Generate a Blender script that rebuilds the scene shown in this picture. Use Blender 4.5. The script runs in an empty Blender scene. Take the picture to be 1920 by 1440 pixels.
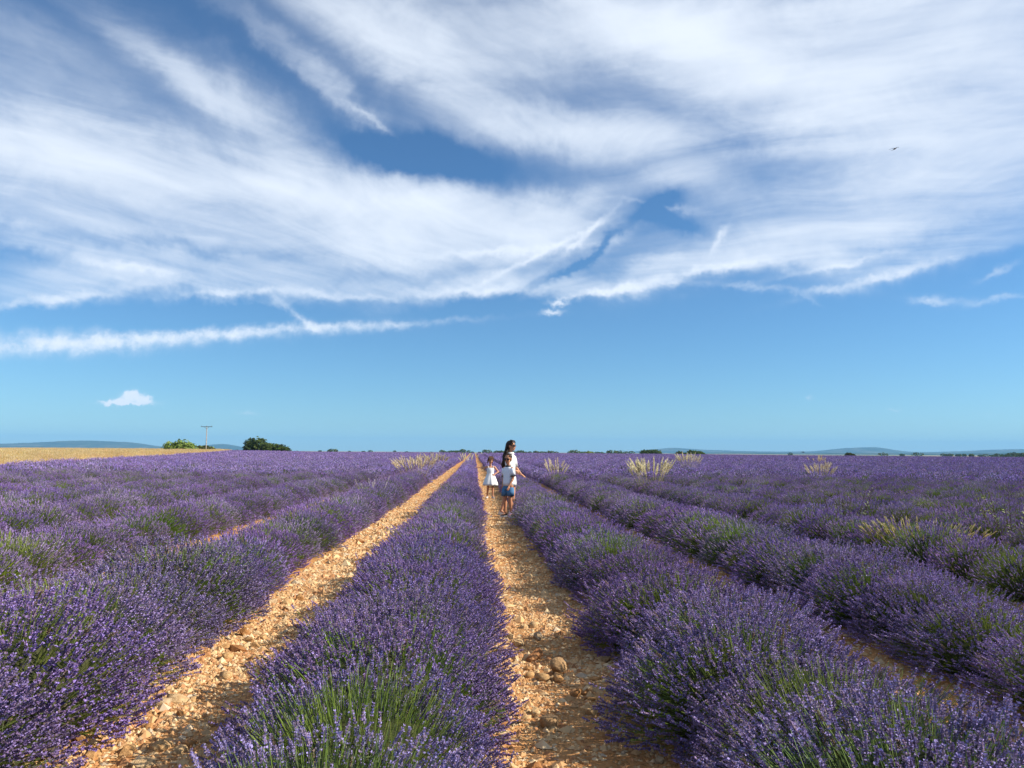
import bpy, math, random
import numpy as np
from mathutils import Vector, Matrix, Euler

C = bpy.context.scene.collection
SC = bpy.context.scene
R = math.radians
rs = np.random.RandomState

# ------------------------------------------------------------------ camera
CAM_H = 1.30
YAW, PITCH, ROLL = R(2.78), R(5.05), R(0.35)
F = 1440.0                                   # focal length in pixels of the 1920 px wide photograph
fwd = Vector((math.sin(YAW)*math.cos(PITCH), math.cos(YAW)*math.cos(PITCH), math.sin(PITCH)))
r0 = Vector((math.cos(YAW), -math.sin(YAW), 0)); u0 = r0.cross(fwd)
rgt = r0*math.cos(ROLL)+u0*math.sin(ROLL); upv = u0*math.cos(ROLL)-r0*math.sin(ROLL)
cam = bpy.data.cameras.new('camera'); cam.sensor_width = 36; cam.lens = 27
cam.clip_start = 0.05; cam.clip_end = 60000
co = bpy.data.objects.new('camera', cam); C.objects.link(co)
m3 = Matrix((rgt, upv, -fwd)).transposed()
co.matrix_world = Matrix.Translation((0, 0, CAM_H)) @ m3.to_4x4()
SC.camera = co
def px2dir(px, py):
    return (fwd + rgt*((px-960)/F) - upv*((py-720)/F)).normalized()

# ------------------------------------------------------------------ light, sky, exposure
SUN_EL, SUN_AZ = R(34.5), R(96)               # azimuth clockwise from +Y
sdir = Vector((math.sin(SUN_AZ)*math.cos(SUN_EL), math.cos(SUN_AZ)*math.cos(SUN_EL), math.sin(SUN_EL)))
sl = bpy.data.lights.new('sun', 'SUN'); sl.energy = 5.0; sl.angle = R(0.5); sl.color = (1.0, 0.90, 0.76)
so = bpy.data.objects.new('sun', sl); C.objects.link(so)
so.rotation_euler = (-sdir).to_track_quat('-Z', 'Y').to_euler()
SC.view_settings.view_transform = 'Standard'; SC.view_settings.look = 'None'
SC.view_settings.exposure = 0.74; SC.view_settings.gamma = 1.0; SC.view_settings.use_curve_mapping = False

W = bpy.data.worlds.new('World'); SC.world = W; W.use_nodes = True
wt = W.node_tree; wt.nodes.clear()
def wn(t, **k):
    n = wt.nodes.new(t)
    for a, b in k.items(): setattr(n, a, b)
    return n
def wl(a, b): wt.links.new(a, b)
def wmath(op, a, b=None, c=None, clamp=False):
    n = wn('ShaderNodeMath', operation=op, use_clamp=clamp)
    for i, v in enumerate((a, b, c)):
        if v is None: continue
        if isinstance(v, (int, float)): n.inputs[i].default_value = v
        else: wl(v, n.inputs[i])
    return n.outputs[0]
sky = wn('ShaderNodeTexSky', sky_type='NISHITA', sun_disc=False, sun_elevation=SUN_EL, sun_rotation=SUN_AZ)
sky.altitude = 600; sky.air_density = 1.0; sky.dust_density = 0.1; sky.ozone_density = 4.5
tc = wn('ShaderNodeTexCoord'); D = tc.outputs['Generated']
# cloud plane coordinates (direction projected on a high flat layer) for streaky cirrus grain
sep = wn('ShaderNodeSeparateXYZ'); wl(D, sep.inputs[0])
zz = wmath('ADD', wmath('MAXIMUM', sep.outputs['Z'], 0.0), 0.16)
comb = wn('ShaderNodeCombineXYZ')
wl(wmath('DIVIDE', sep.outputs['X'], zz), comb.inputs[0]); wl(wmath('DIVIDE', sep.outputs['Y'], zz), comb.inputs[1])
P = comb.outputs[0]
def wnoise(vec, scale, detail, rough=0.55, dist=0.0, rot=None, sc=None, off=(0, 0, 0)):
    mp = wn('ShaderNodeMapping'); wl(vec, mp.inputs[0])
    mp.inputs['Location'].default_value = off
    if rot is not None: mp.inputs['Rotation'].default_value = (0, 0, rot)
    if sc is not None: mp.inputs['Scale'].default_value = sc
    n = wn('ShaderNodeTexNoise'); wl(mp.outputs[0], n.inputs['Vector'])
    n.inputs['Scale'].default_value = scale; n.inputs['Detail'].default_value = detail
    n.inputs['Roughness'].default_value = rough; n.inputs['Distortion'].default_value = dist
    return n
def vmath(op, a, b=None, s=None):
    n = wn('ShaderNodeVectorMath', operation=op)
    wl(a, n.inputs[0])
    if b is not None:
        if isinstance(b, (tuple, Vector)): n.inputs[1].default_value = tuple(b)
        else: wl(b, n.inputs[1])
    if s is not None: n.inputs['Scale'].default_value = s
    return n.outputs[0]
warp1 = wnoise(D, 5.0, 5.0, 0.6, 0.6)
w1 = vmath('SCALE', vmath('SUBTRACT', warp1.outputs['Color'], (0.5, 0.5, 0.5)), s=0.085)
warp2 = wnoise(D, 45.0, 4.0, 0.65)
w2 = vmath('SCALE', vmath('SUBTRACT', warp2.outputs['Color'], (0.5, 0.5, 0.5)), s=0.020)
DS = vmath('ADD', D, w2)
DW = vmath('ADD', vmath('ADD', D, w1), vmath('SCALE', w2, s=0.9))
def blob(vec, acc, cx, cy, a, b, ang, amp):
    d = px2dir(cx, cy); e = 2.0; ca, sa = math.cos(R(ang)), math.sin(R(ang))
    t1 = (px2dir(cx+e*ca, cy+e*sa)-d)/e; t2 = (px2dir(cx-e*sa, cy+e*ca)-d)/e
    # project on the tangent plane at d, in units of the half axes
    E1 = t1/t1.length_squared/a; E2 = t2/t2.length_squared/b
    q1 = wn('ShaderNodeVectorMath', operation='DOT_PRODUCT'); wl(vec, q1.inputs[0]); q1.inputs[1].default_value = E1
    q2 = wn('ShaderNodeVectorMath', operation='DOT_PRODUCT'); wl(vec, q2.inputs[0]); q2.inputs[1].default_value = E2
    o1, o2 = E1.dot(d), E2.dot(d)
    a1 = wmath('SUBTRACT', q1.outputs['Value'], o1); a2 = wmath('SUBTRACT', q2.outputs['Value'], o2)
    r2 = wmath('MULTIPLY_ADD', a1, a1, wmath('MULTIPLY', a2, a2))
    g = wmath('POWER', 0.42, r2)
    return wmath('MULTIPLY_ADD', g, amp, acc)
SOFT = [  # x, y, half length, half width, tilt, weight
 (40, 290, 330, 75, 12, .85), (430, 345, 330, 60, 10, .75), (850, 385, 240, 50, 4, .85), (1040, 420, 110, 42, -20, .55),
 (200, 440, 330, 50, 0, .40), (700, 470, 330, 50, -3, .55), (900, 535, 190, 18, -4, .55),
 (110, 525, 170, 40, -16, .52), (330, 520, 170, 24, 8, .48), (560, 535, 160, 32, 12, .45), (250, 470, 300, 40, 0, .2),
 (570, 130, 200, 24, 32, .62), (340, 150, 220, 30, 33, .42), (40, 140, 200, 60, 28, .26), (500, 230, 160, 50, 30, .30),
 (800, 90, 300, 95, 20, .40), (880, 150, 260, 50, 15, .30), (690, 40, 260, 50, 25, .30), (1120, 50, 330, 85, 8, .80), (1370, 130, 230, 60, 24, .80), (1420, 20, 250, 70, 10, .6), (1760, 40, 300, 100, 0, .95), (1540, 150, 240, 70, 10, .45), (430, 190, 330, 60, 30, .22), (120, 120, 260, 50, 30, .22),
 (1060, 245, 260, 36, 6, .48), (1480, 230, 280, 80, 5, .55), (1720, 330, 330, 80, -10, .70), (1600, 430, 330, 45, -9, .70),
 (1290, 520, 190, 22, -5, .72), (1780, 470, 200, 24, -14, .40), (1260, 330, 190, 50, 22, .40), (1900, 200, 160, 90, 0, .5),
 (800, 292, 130, 30, 10, -.55), (1010, 185, 150, 26, 12, -.30), (1228, 412, 42, 18, -24, -.50), (1278, 442, 42, 13, 16, -.42), (1090, 490, 110, 8, -30, -.40),
 (300, 585, 260, 14, -3, -.30), (960, 575, 160, 12, -5, -.2), (1330, 70, 60, 30, 0, .25),
 (1400, 300, 120, 30, 10, -.15), (480, 60, 170, 34, 30, -.25), (330, 462, 260, 14, 3, -.40), (80, 480, 120, 14, 0, -.3)]
FINE = [
 (100, 645, 210, 20, -3, .95), (400, 628, 210, 13, -5, .85), (620, 612, 120, 8, -4, .55), (800, 606, 130, 7, -6, .42), (555, 590, 46, 7, 40, .60),
 (465, 775, 20, 3.5, 0, .45),
 (785, 303, 24, 5, 3, .40), (1755, 562, 46, 8, 4, .60), (1870, 560, 70, 7, -12, .45), (1870, 510, 40, 7, -28, .45), (1525, 565, 18, 4, 40, .25),
 (1680, 766, 14, 2.5, 0, .35), (1515, 747, 7, 3.5, 0, .45), (1350, 445, 30, 6, -60, .35), (1240, 385, 60, 5, 12, .30), (1160, 440, 70, 14, -40, .35),
 (900, 548, 110, 8, -2, .45), (100, 562, 150, 9, -14, .45), (40, 420, 70, 12, 5, .3), (250, 500, 110, 7, 6, .3), (1130, 546, 90, 7, -8, .55), (1450, 540, 130, 7, 6, .40), (1650, 520, 150, 9, -14, .45), (1560, 500, 120, 5, -10, .30), (1010, 478, 120, 5, -26, .35), (1100, 440, 60, 5, -42, .40), (1330, 505, 100, 7, -8, .40), (640, 555, 120, 7, 3, .35), (430, 548, 90, 7, -6, .40), (700, 225, 50, 5, 32, .3), (600, 165, 120, 9, 33, .12), (950, 470, 160, 7, -4, .3), (1850, 775, 20, 3, 0, .2)]
acc = wmath('ADD', 0.0, 0.0)
for bl in SOFT: acc = blob(DW, acc, *bl)
acc2 = wmath('ADD', 0.0, 0.0)
for bl in FINE: acc2 = blob(DS, acc2, *bl)
CUM = [(222, 750, 10, 6, 0, 1.1), (238, 744, 9, 8, 0, 1.3), (250, 741, 8, 8, 0, 1.2), (265, 746, 9, 7, 0, 1.2), (280, 749, 8, 5, 0, 1.0), (203, 755, 13, 3, 0, .8), (240, 756, 44, 4, 0, .9), (1046, 569, 17, 6, 0, .8), (1034, 586, 20, 5, 0, .7)]
w3 = vmath('SCALE', vmath('SUBTRACT', wnoise(D, 130.0, 3.0, 0.6).outputs['Color'], (0.5, 0.5, 0.5)), s=0.013)
DC = vmath('ADD', D, w3)
acc3 = wmath('ADD', 0.0, 0.0)
for bl in CUM: acc3 = blob(DC, acc3, *bl)
# streaky grain, drawn out along the wind, and a softer puffy one
PW = vmath('ADD', P, vmath('SCALE', vmath('SUBTRACT', wnoise(P, 0.9, 3.0).outputs['Color'], (.5, .5, .5)), s=0.55))
def streak(ang, off, fine=1.0):
    r_ = wn('ShaderNodeMapping'); wl(PW, r_.inputs[0]); r_.inputs['Rotation'].default_value = (0, 0, R(-ang))
    return wnoise(r_.outputs[0], 1.6*fine, 6.0, 0.58, 0.15, sc=(0.26, 1.25, 1.0), off=(off, 2*off, 0)).outputs['Fac']
sx_ = wn('ShaderNodeMapRange', interpolation_type='SMOOTHSTEP'); wl(comb.outputs[0], wn('ShaderNodeSeparateXYZ').inputs[0])
wl(wt.nodes[-1].outputs[0], sx_.inputs[0]); sx_.inputs[1].default_value = -.15; sx_.inputs[2].default_value = .6
mst = wn('ShaderNodeMix'); wl(sx_.outputs[0], mst.inputs[0]); wl(streak(48, 1.3), mst.inputs[2]); wl(streak(-30, 4.1), mst.inputs[3])
st = mst.outputs[0]
mst2 = wn('ShaderNodeMix'); wl(sx_.outputs[0], mst2.inputs[0]); wl(streak(44, 7.3, 3.6), mst2.inputs[2]); wl(streak(-24, 2.6, 3.6), mst2.inputs[3])
pf = wnoise(D, 7.0, 6.0, 0.6, 0.8, sc=(1, 1, 2.2), off=(3.1, 1.7, 0.4)).outputs['Fac']
fib = mst2.outputs[0]
grain = wmath('ADD', wmath('MULTIPLY', wmath('SUBTRACT', fib, 0.5), 1.05), wmath('ADD', wmath('MULTIPLY', wmath('SUBTRACT', st, 0.5), 1.15), wmath('MULTIPLY', wmath('SUBTRACT', pf, 0.5), 0.85)))
gate = wmath('MULTIPLY', acc, 2.2, clamp=True)
# away from the layout above the same broken cirrus goes on all round the sky
mr = wn('ShaderNodeMapRange', interpolation_type='SMOOTHSTEP'); wl(sep.outputs['Z'], mr.inputs[0])
mr.inputs[1].default_value = 0.16; mr.inputs[2].default_value = 0.40
beh = wn('ShaderNodeMapRange', interpolation_type='SMOOTHSTEP'); wl(sep.outputs['Y'], beh.inputs[0])
beh.inputs[1].default_value = 0.72; beh.inputs[2].default_value = 0.45
cont = wmath('MULTIPLY', wmath('MULTIPLY', mr.outputs[0], beh.outputs[0]), 0.45)
base_ = wmath('SUBTRACT', 1.0, wmath('POWER', 0.27, acc))
dens = wmath('ADD', wmath('ADD', base_, cont), wmath('MULTIPLY', grain, wmath('ADD', wmath('MULTIPLY', gate, 0.62), wmath('MULTIPLY', cont, 0.8))))
dens = wmath('ADD', dens, wmath('MULTIPLY', acc2, wmath('ADD', 0.75, wmath('MULTIPLY', wmath('SUBTRACT', warp2.outputs['Fac'], 0.5), 1.6))))
dens = wmath('ADD', dens, acc3)
al = wn('ShaderNodeMapRange', interpolation_type='SMOOTHSTEP'); wl(dens, al.inputs[0])
al.inputs[1].default_value = -0.02; al.inputs[2].default_value = 1.08; al.inputs[4].default_value = 0.97
tint = wn('ShaderNodeMix', data_type='RGBA', blend_type='MULTIPLY'); tint.inputs[0].default_value = 1.0
wl(sky.outputs[0], tint.inputs[6]); tint.inputs[7].default_value = (0.68, 0.96, 1.12, 1)
cmix = wn('ShaderNodeMix', data_type='RGBA')
wl(al.outputs[0], cmix.inputs[0]); wl(tint.outputs[2], cmix.inputs[6])
cmix.inputs[7].default_value = (7.9, 8.6, 9.6, 1)
bg = wn('ShaderNodeBackground'); wl(cmix.outputs[2], bg.inputs[0]); bg.inputs[1].default_value = 0.069
wo = wn('ShaderNodeOutputWorld'); wl(bg.outputs[0], wo.inputs[0])
W.cycles.sampling_method = 'MANUAL'; W.cycles.sample_map_resolution = 512
cy = SC.cycles
cy.max_bounces = 6; cy.diffuse_bounces = 3; cy.glossy_bounces = 2; cy.transmission_bounces = 3; cy.volume_bounces = 0; cy.transparent_max_bounces = 4
cy.caustics_reflective = False; cy.caustics_refractive = False

# ------------------------------------------------------------------ helpers
def tag(o, label=None, cat=None, group=None, kind=None):
    if label: o['label'] = label
    if cat: o['category'] = cat
    if group: o['group'] = group
    if kind: o['kind'] = kind
    return o
def empty(name, loc=(0, 0, 0), rz=0.0, s=1.0):
    o = bpy.data.objects.new(name, None); C.objects.link(o)
    o.location = loc; o.rotation_euler = (0, 0, rz); o.scale = (s, s, s); o.empty_display_size = 0.1
    return o
def link(name, me, mat=None, parent=None, col=None):
    o = bpy.data.objects.new(name, me); (col or C).objects.link(o)
    if mat is not None and not me.materials: me.materials.append(mat)
    if parent is not None: o.parent = parent
    return o
class Geo:
    """Collects loose quads and triangles with a colour per vertex."""
    def __init__(s): s.v = []; s.c = []; s.n = []; s.m = []
    def add(s, V, col, mi=0):                       # V (n,k,3), col (n,3) or (n,k,3)
        V = np.asarray(V, np.float32)
        if V.shape[0] == 0: return
        n, k = V.shape[:2]
        col = np.asarray(col, np.float32)
        if col.ndim == 1: col = np.broadcast_to(col, (n, 3))
        if col.ndim == 2: col = np.repeat(col[:, None, :], k, 1)
        s.v.append(V.reshape(-1, 3)); s.c.append(col.reshape(-1, 3)); s.n.append(np.full(n, k, np.int32)); s.m.append(np.full(n, mi, np.int32))
    def mesh(s, name, mats=()):
        v = np.concatenate(s.v); c = np.concatenate(s.c); n = np.concatenate(s.n); mi = np.concatenate(s.m)
        me = bpy.data.meshes.new(name)
        me.vertices.add(len(v)); me.vertices.foreach_set('co', v.ravel())
        me.loops.add(len(v)); me.loops.foreach_set('vertex_index', np.arange(len(v), dtype=np.int32))
        st = np.concatenate(([0], np.cumsum(n)[:-1])).astype(np.int32)
        me.polygons.add(len(n)); me.polygons.foreach_set('loop_start', st)
        me.polygons.foreach_set('material_index', mi)
        me.update(calc_edges=True)
        at = me.attributes.new('col', 'FLOAT_COLOR', 'POINT')
        at.data.foreach_set('color', np.concatenate((np.clip(c, 0, 1), np.ones((len(c), 1), np.float32)), 1).ravel())
        for m in mats: me.materials.append(m)
        return me
def mesh_from(name, v, f, smooth=True, mat=None, col=None):
    me = bpy.data.meshes.new(name)
    me.from_pydata([tuple(map(float, p)) for p in v], [], [tuple(int(i) for i in q) for q in f]); me.update()
    if smooth: me.polygons.foreach_set('use_smooth', [True]*len(me.polygons))
    if mat is not None: me.materials.append(mat)
    if col is not None:
        at = me.attributes.new('col', 'FLOAT_COLOR', 'POINT')
        at.data.foreach_set('color', np.concatenate((np.asarray(col, np.float32), np.ones((len(v), 1), np.float32)), 1).ravel())
    return me
def nrm(a): return a/np.maximum(np.linalg.norm(a, axis=-1, keepdims=True), 1e-9)
def perp(a, rng):
    return nrm(np.cross(a, rng.normal(size=a.shape)))
def hash2(ix, iy, seed):
    h = np.sin(ix*127.1+iy*311.7+seed*74.7)*43758.5453
    return h-np.floor(h)
def vnoise(x, y, seed=0):
    ix, iy = np.floor(x), np.floor(y); fx, fy = x-ix, y-iy
    fx = fx*fx*(3-2*fx); fy = fy*fy*(3-2*fy)
    a = hash2(ix, iy, seed); b = hash2(ix+1, iy, seed); c = hash2(ix, iy+1, seed); d = hash2(ix+1, iy+1, seed)
    return (a*(1-fx)+b*fx)*(1-fy)+(c*(1-fx)+d*fx)*fy
def fbm(x, y, oct=4, seed=0):
    s = 0; a = 0.5
    for i in range(oct):
        s = s+a*(vnoise(x*2**i, y*2**i, seed+i)-0.5); a *= 0.5
    return s
def sstep(a, b, x):
    t = np.clip((x-a)/(b-a), 0, 1); return t*t*(3-2*t)

def mat(name, rough=0.8, base=None):
    m = bpy.data.materials.new(name); m.use_nodes = True
    b = m.node_tree.nodes['Principled BSDF']; b.inputs['Roughness'].default_value = rough
    if base is not None: b.inputs['Base Color'].default_value = (*base, 1)
    b.inputs['Specular IOR Level'].default_value = 0.25
    return m, m.node_tree, b
def leafy(name, transl=0.25, vary=0.22, hue=0.02, tcol=None):
    """Thin plant matter: the colour laid down on each piece, diffuse and partly translucent, a little different from plant to plant."""
    m = bpy.data.materials.new(name); m.use_nodes = True; t = m.node_tree; t.nodes.clear()
    at = t.nodes.new('ShaderNodeAttribute'); at.attribute_name = 'col'
    oi = t.nodes.new('ShaderNodeObjectInfo')
    hs = t.nodes.new('ShaderNodeHueSaturation'); t.links.new(at.outputs['Color'], hs.inputs['Color'])
    def mr(lo, hi, mul):
        a = t.nodes.new('ShaderNodeMath'); a.operation = 'MULTIPLY'; t.links.new(oi.outputs['Random'], a.inputs[0]); a.inputs[1].default_value = mul
        f = t.nodes.new('ShaderNodeMath'); f.operation = 'FRACT'; t.links.new(a.outputs[0], f.inputs[0])
        r = t.nodes.new('ShaderNodeMapRange'); t.links.new(f.outputs[0], r.inputs[0]); r.inputs[3].default_value = lo; r.inputs[4].default_value = hi
        return r.outputs[0]
    t.links.new(mr(1-vary, 1+vary, 1.0), hs.inputs['Value']); t.links.new(mr(0.5-hue, 0.5+hue, 7.3), hs.inputs['Hue']); t.links.new(mr(0.85, 1.12, 13.7), hs.inputs['Saturation'])
    d = t.nodes.new('ShaderNodeBsdfDiffuse'); t.links.new(hs.outputs[0], d.inputs['Color'])
    tr = t.nodes.new('ShaderNodeBsdfTranslucent'); t.links.new(hs.outputs[0], tr.inputs['Color'])
    mx = t.nodes.new('ShaderNodeMixShader'); mx.inputs[0].default_value = transl
    t.links.new(d.outputs[0], mx.inputs[1]); t.links.new(tr.outputs[0], mx.inputs[2])
    o = t.nodes.new('ShaderNodeOutputMaterial'); t.links.new(mx.outputs[0], o.inputs[0])
    return m
M_FLOWER = leafy('lavender_flower', 0.14, 0.14, 0.012)
M_STEM = leafy('lavender_stem', 0.25, 0.2, 0.02)
M_LEAF = leafy('lavender_leaf', 0.2, 0.2, 0.02)
M_STRAW = leafy('dry_grass', 0.3, 0.15, 0.015)
M_TREE = leafy('tree_leaf', 0.22, 0.08, 0.01)

# ------------------------------------------------------------------ ground
ROWS = {0: -0.38, 1: 1.37, 2: 3.13, 3: 5.06, 4: 6.92, 5: 8.75, 6: 10.6, -1: -2.24, -2: -4.28, -3: -6.15, -4: -8.0, -5: -9.85, -6: -11.7}
def row_x(k):
    if k in ROWS: return ROWS[k]
    return ROWS[6]+(k-6)*1.84 if k > 6 else ROWS[-6]+(k+6)*1.84
rowxs = np.array([row_x(k) for k in range(-60, 140)])
def gz(x, y):
    x = np.asarray(x, float); y = np.asarray(y, float)
    dist = np.hypot(x, y)
    i = np.clip(np.searchsorted(rowxs, x), 1, len(rowxs)-1)
    dr = np.minimum(np.abs(x-rowxs[i-1]), np.abs(x-rowxs[i]))
    near = 1-sstep(60, 160, dist)
    z = 0.05*(1-sstep(0.2, 0.75, dr))*near
    z = z+0.05*fbm(x*0.9, y*0.9, 4, 3)*near+0.03*fbm(x*5, y*5, 3, 9)*(1-sstep(15, 40, dist))
    z = z+0.26*sstep(6, 22, -x-0.20*np.clip(y-33, 0, 400))*sstep(0, 30, y+10)
    z = z+0.25*fbm(x/60+4, y/60, 3, 21)*sstep(40, 120, dist)
    z = z+0.42*sstep(70, 240, dist)*(1-.4*sstep(20, 120, x))-2.6*sstep(245, 600, dist)-2.0*sstep(800, 2500, dist)
    return z
def axis(a, b, step, lo, hi, g=1.13):
    out = list(np.arange(a, b+1e-6, step))
    s = step; p = out[-1]
    while p < hi: s *= g; p += s; out.append(p)
    s = step; p = out[0]; pre = []
    while p > lo: s *= g; p -= s; pre.append(p)
    return np.array(pre[::-1]+out)
gx = axis(-4.2, 4.6, 0.045, -14000, 14000); gy = axis(2.2, 13.0, 0.05, -600, 14000)
GX, GY = np.meshgrid(gx, gy); GZ = gz(GX, GY)
nx, ny = len(gx), len(gy)
gv = np.stack((GX, GY, GZ), -1).reshape(-1, 3).astype(np.float32)
ii = (np.arange(ny-1)[:, None]*nx+np.arange(nx-1)[None]).ravel()
gq = np.stack((ii, ii+1, ii+1+nx, ii+nx), 1).astype(np.int32)
gme = bpy.data.meshes.new('ground')
gme.vertices.add(len(gv)); gme.vertices.foreach_set('co', gv.ravel())
gme.loops.add(gq.size); gme.loops.foreach_set('vertex_index', gq.ravel())
gme.polygons.add(len(gq)); gme.polygons.foreach_set('loop_start', np.arange(len(gq), dtype=np.int32)*4)
gme.polygons.foreach_set('use_smooth', np.ones(len(gq), bool)); gme.update(calc_edges=True)
mg, t, b = mat('stony_soil', 0.95)
b.inputs['Specular IOR Level'].default_value = 0.1
def tn(t, typ, **k):
    n = t.nodes.new(typ)
    for a, v in k.items(): setattr(n, a, v)
    return n
geo_n = tn(t, 'ShaderNodeNewGeometry')
def tnoise(t, vec, scale, detail=4, rough=0.6):
    n = tn(t, 'ShaderNodeTexNoise'); t.links.new(vec, n.inputs['Vector']); n.inputs['Scale'].default_value = scale
    n.inputs['Detail'].default_value = detail; n.inputs['Roughness'].default_value = rough
    return n
def ramp(t, fac, stops):
    r = tn(t, 'ShaderNodeValToRGB'); t.links.new(fac, r.inputs[0])
    el = r.color_ramp.elements
    while len(el) < len(stops): el.new(0.5)
    for e, (p, c) in zip(el, stops): e.position = p; e.color = (*c, 1)
    return r.outputs[0]
def mixc(t, fac, a, b_, mode='MIX'):
    n = tn(t, 'ShaderNodeMix', data_type='RGBA', blend_type=mode)
    for s, v in ((0, fac), (6, a), (7, b_)):
        if isinstance(v, (int, float)): n.inputs[s].default_value = v
        elif isinstance(v, tuple): n.inputs[s].default_value = (*v, 1)
        else: t.links.new(v, n.inputs[s])
    return n.outputs[2]
pos = geo_n.outputs['Position']
soil = ramp(t, tnoise(t, pos, 3.2, 6).outputs['Fac'], [(0.28, (0.35, 0.155, 0.055)), (0.5, (0.49, 0.245, 0.095)), (0.72, (0.57, 0.33, 0.145))])
vor = tn(t, 'ShaderNodeTexVoronoi'); t.links.new(pos, vor.inputs['Vector']); vor.inputs['Scale'].default_value = 62; vor.inputs['Randomness'].default_value = 1
peb = ramp(t, vor.outputs['Distance'], [(0.10, (1, 1, 1)), (0.42, (0, 0, 0))])
pcol = mixc(t, vor.outputs['Color'], (0.40, 0.20, 0.075), (0.58, 0.37, 0.165))
soil = mixc(t, peb, soil, pcol)
far_c = tn(t, 'ShaderNodeTexVoronoi'); 
mp = tn(t, 'ShaderNodeMapping'); t.links.new(pos, mp.inputs[0]); mp.inputs['Scale'].default_value = (0.0035, 0.0016, 0.0)
t.links.new(mp.outputs[0], far_c.inputs['Vector']); far_c.inputs['Scale'].default_value = 1
sp = tn(t, 'ShaderNodeSeparateColor'); t.links.new(far_c.outputs['Color'], sp.inputs[0])
fields = ramp(t, sp.outputs[0], [(0.0, (0.10, 0.10, 0.04)), (0.3, (0.30, 0.22, 0.10)), (0.55, (0.40, 0.30, 0.14)), (0.8, (0.10, 0.13, 0.05)), (1, (0.34, 0.24, 0.10))])
ln = tn(t, 'ShaderNodeVectorMath', operation='LENGTH'); t.links.new(pos, ln.inputs[0])
fr = tn(t, 'ShaderNodeMapRange'); t.links.new(ln.outputs['Value'], fr.inputs[0]); fr.inputs[1].default_value = 260; fr.inputs[2].default_value = 330
t.links.new(mixc(t, fr.outputs[0], soil, fields), b.inputs['Base Color'])
bp = tn(t, 'ShaderNodeBump'); bp.inputs['Strength'].default_value = 0.9; bp.inputs['Distance'].default_value = 0.012
hsum = tn(t, 'ShaderNodeMath', operation='ADD'); t.links.new(tnoise(t, pos, 40, 5, 0.7).outputs['Fac'], hsum.inputs[0]); t.links.new(peb, hsum.inputs[1])
t.links.new(hsum.outputs[0], bp.inputs['Height']); t.links.new(bp.outputs[0], b.inputs['Normal'])
ground = tag(link('ground', gme, mg), 'orange stony soil of the lavender field', None, None, 'structure')

# ------------------------------------------------------------------ stones
def ico(sub):
    import bmesh
    bm = bmesh.new(); bmesh.ops.create_icosphere(bm, subdivisions=sub, radius=1.0)
    v = np.array([p.co[:] for p in bm.verts]); f = np.array([[q.index for q in x.verts] for x in bm.faces]); bm.free()
    return v, f
IV1, IF1 = ico(1); IV2, IF2 = ico(2)
def rock_shape(V, rng, cuts=5, flat=0.6, rough=0.06, dlo=.38, dhi=.78):
    v = V.copy()
    for _ in range(cuts):                                   # broken faces
        n = nrm(rng.normal(size=3)); d = rng.uniform(dlo, dhi)
        h = v@n-d; v = v-np.outer(np.maximum(h, 0), n)
    v *= 1+rough*rng.normal(size=(len(v), 1))
    v *= np.array([1, rng.uniform(0.62, 0.95), flat*rng.uniform(0.75, 1.1)])
    return v
ms, t, b = mat('limestone', 0.9)
oi = tn(t, 'ShaderNodeObjectInfo'); tcn = tn(t, 'ShaderNodeTexCoord')
sc1 = ramp(t, oi.outputs['Random'], [(0.0, (0.37, 0.18, 0.07)), (0.2, (0.50, 0.285, 0.12)), (0.6, (0.58, 0.385, 0.185)), (0.92, (0.62, 0.46, 0.26)), (1.0, (0.47, 0.38, 0.26))])
sn = tnoise(t, tcn.outputs['Object'], 2.5, 6, 0.65)
dust = ramp(t, sn.outputs['Fac'], [(0.35, (0.62, 0.52, 0.42)), (0.62, (1.08, 1.04, 1.0))])
t.links.new(mixc(t, 1.0, sc1, dust, 'MULTIPLY'), b.inputs['Base Color'])
bp = tn(t, 'ShaderNodeBump'); bp.inputs['Strength'].default_value = 0.5; bp.inputs['Distance'].default_value = 0.05
t.links.new(tnoise(t, tcn.outputs['Object'], 9, 5, 0.7).outputs['Fac'], bp.inputs['Height']); t.links.new(bp.outputs[0], b.inputs['Normal'])
mgv = leafy('gravel_stone', 0.0, 0.0, 0.0)

rng = rs(11)
stone_protos = []
for i in range(12):
    v = rock_shape(IV1, rng, rng.randint(3, 7), 0.66, .035)
    stone_protos.append(mesh_from('stone', v, IF1, i % 3 == 0, ms))
# strips of bare ground between the rows
def strip(k): return row_x(k)+0.50, row_x(k+1)-0.50        # between row k and row k+1
def path_points(k, y0, y1, n, rng):
    a, b_ = strip(k)
    return np.stack((rng.uniform(a-0.06, b_+0.06, n), rng.uniform(y0, y1, n)), 1)
cand = []
for k, n in ((-1, 4200), (0, 3000)):
    p = path_points(k, 2.4, 17, n, rng)
    dens = vnoise(p[:, 0]*1.7, p[:, 1]*0.9, 5)
    mid = np.abs(p[:, 0]-np.mean(strip(k)))/0.4
    keep = rng.uniform(size=n) < (0.25+0.75*dens)*(0.55+0.6*np.clip(mid, 0, 1) if k == 0 else 1.0)
    p = p[keep]
    s = np.exp(rng.normal(math.log(0.022), 0.42, len(p)))*(1.16 if k == -1 else 1.0)
    cand.append(np.column_stack((p, np.clip(s, 0.008, 0.066), p[:, 1])))
p = path_points(1, 3, 12, 500, rng); s = np.exp(rng.normal(math.log(0.02), 0.4, 500)); cand.append(np.column_stack((p, np.clip(s, 0.01, 0.05), p[:, 1])))
cand = np.concatenate(cand)
order = np.argsort(-cand[:, 2]/cand[:, 3]); cand = cand[order]
big = cand[:300]; small = cand[300:]
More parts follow.
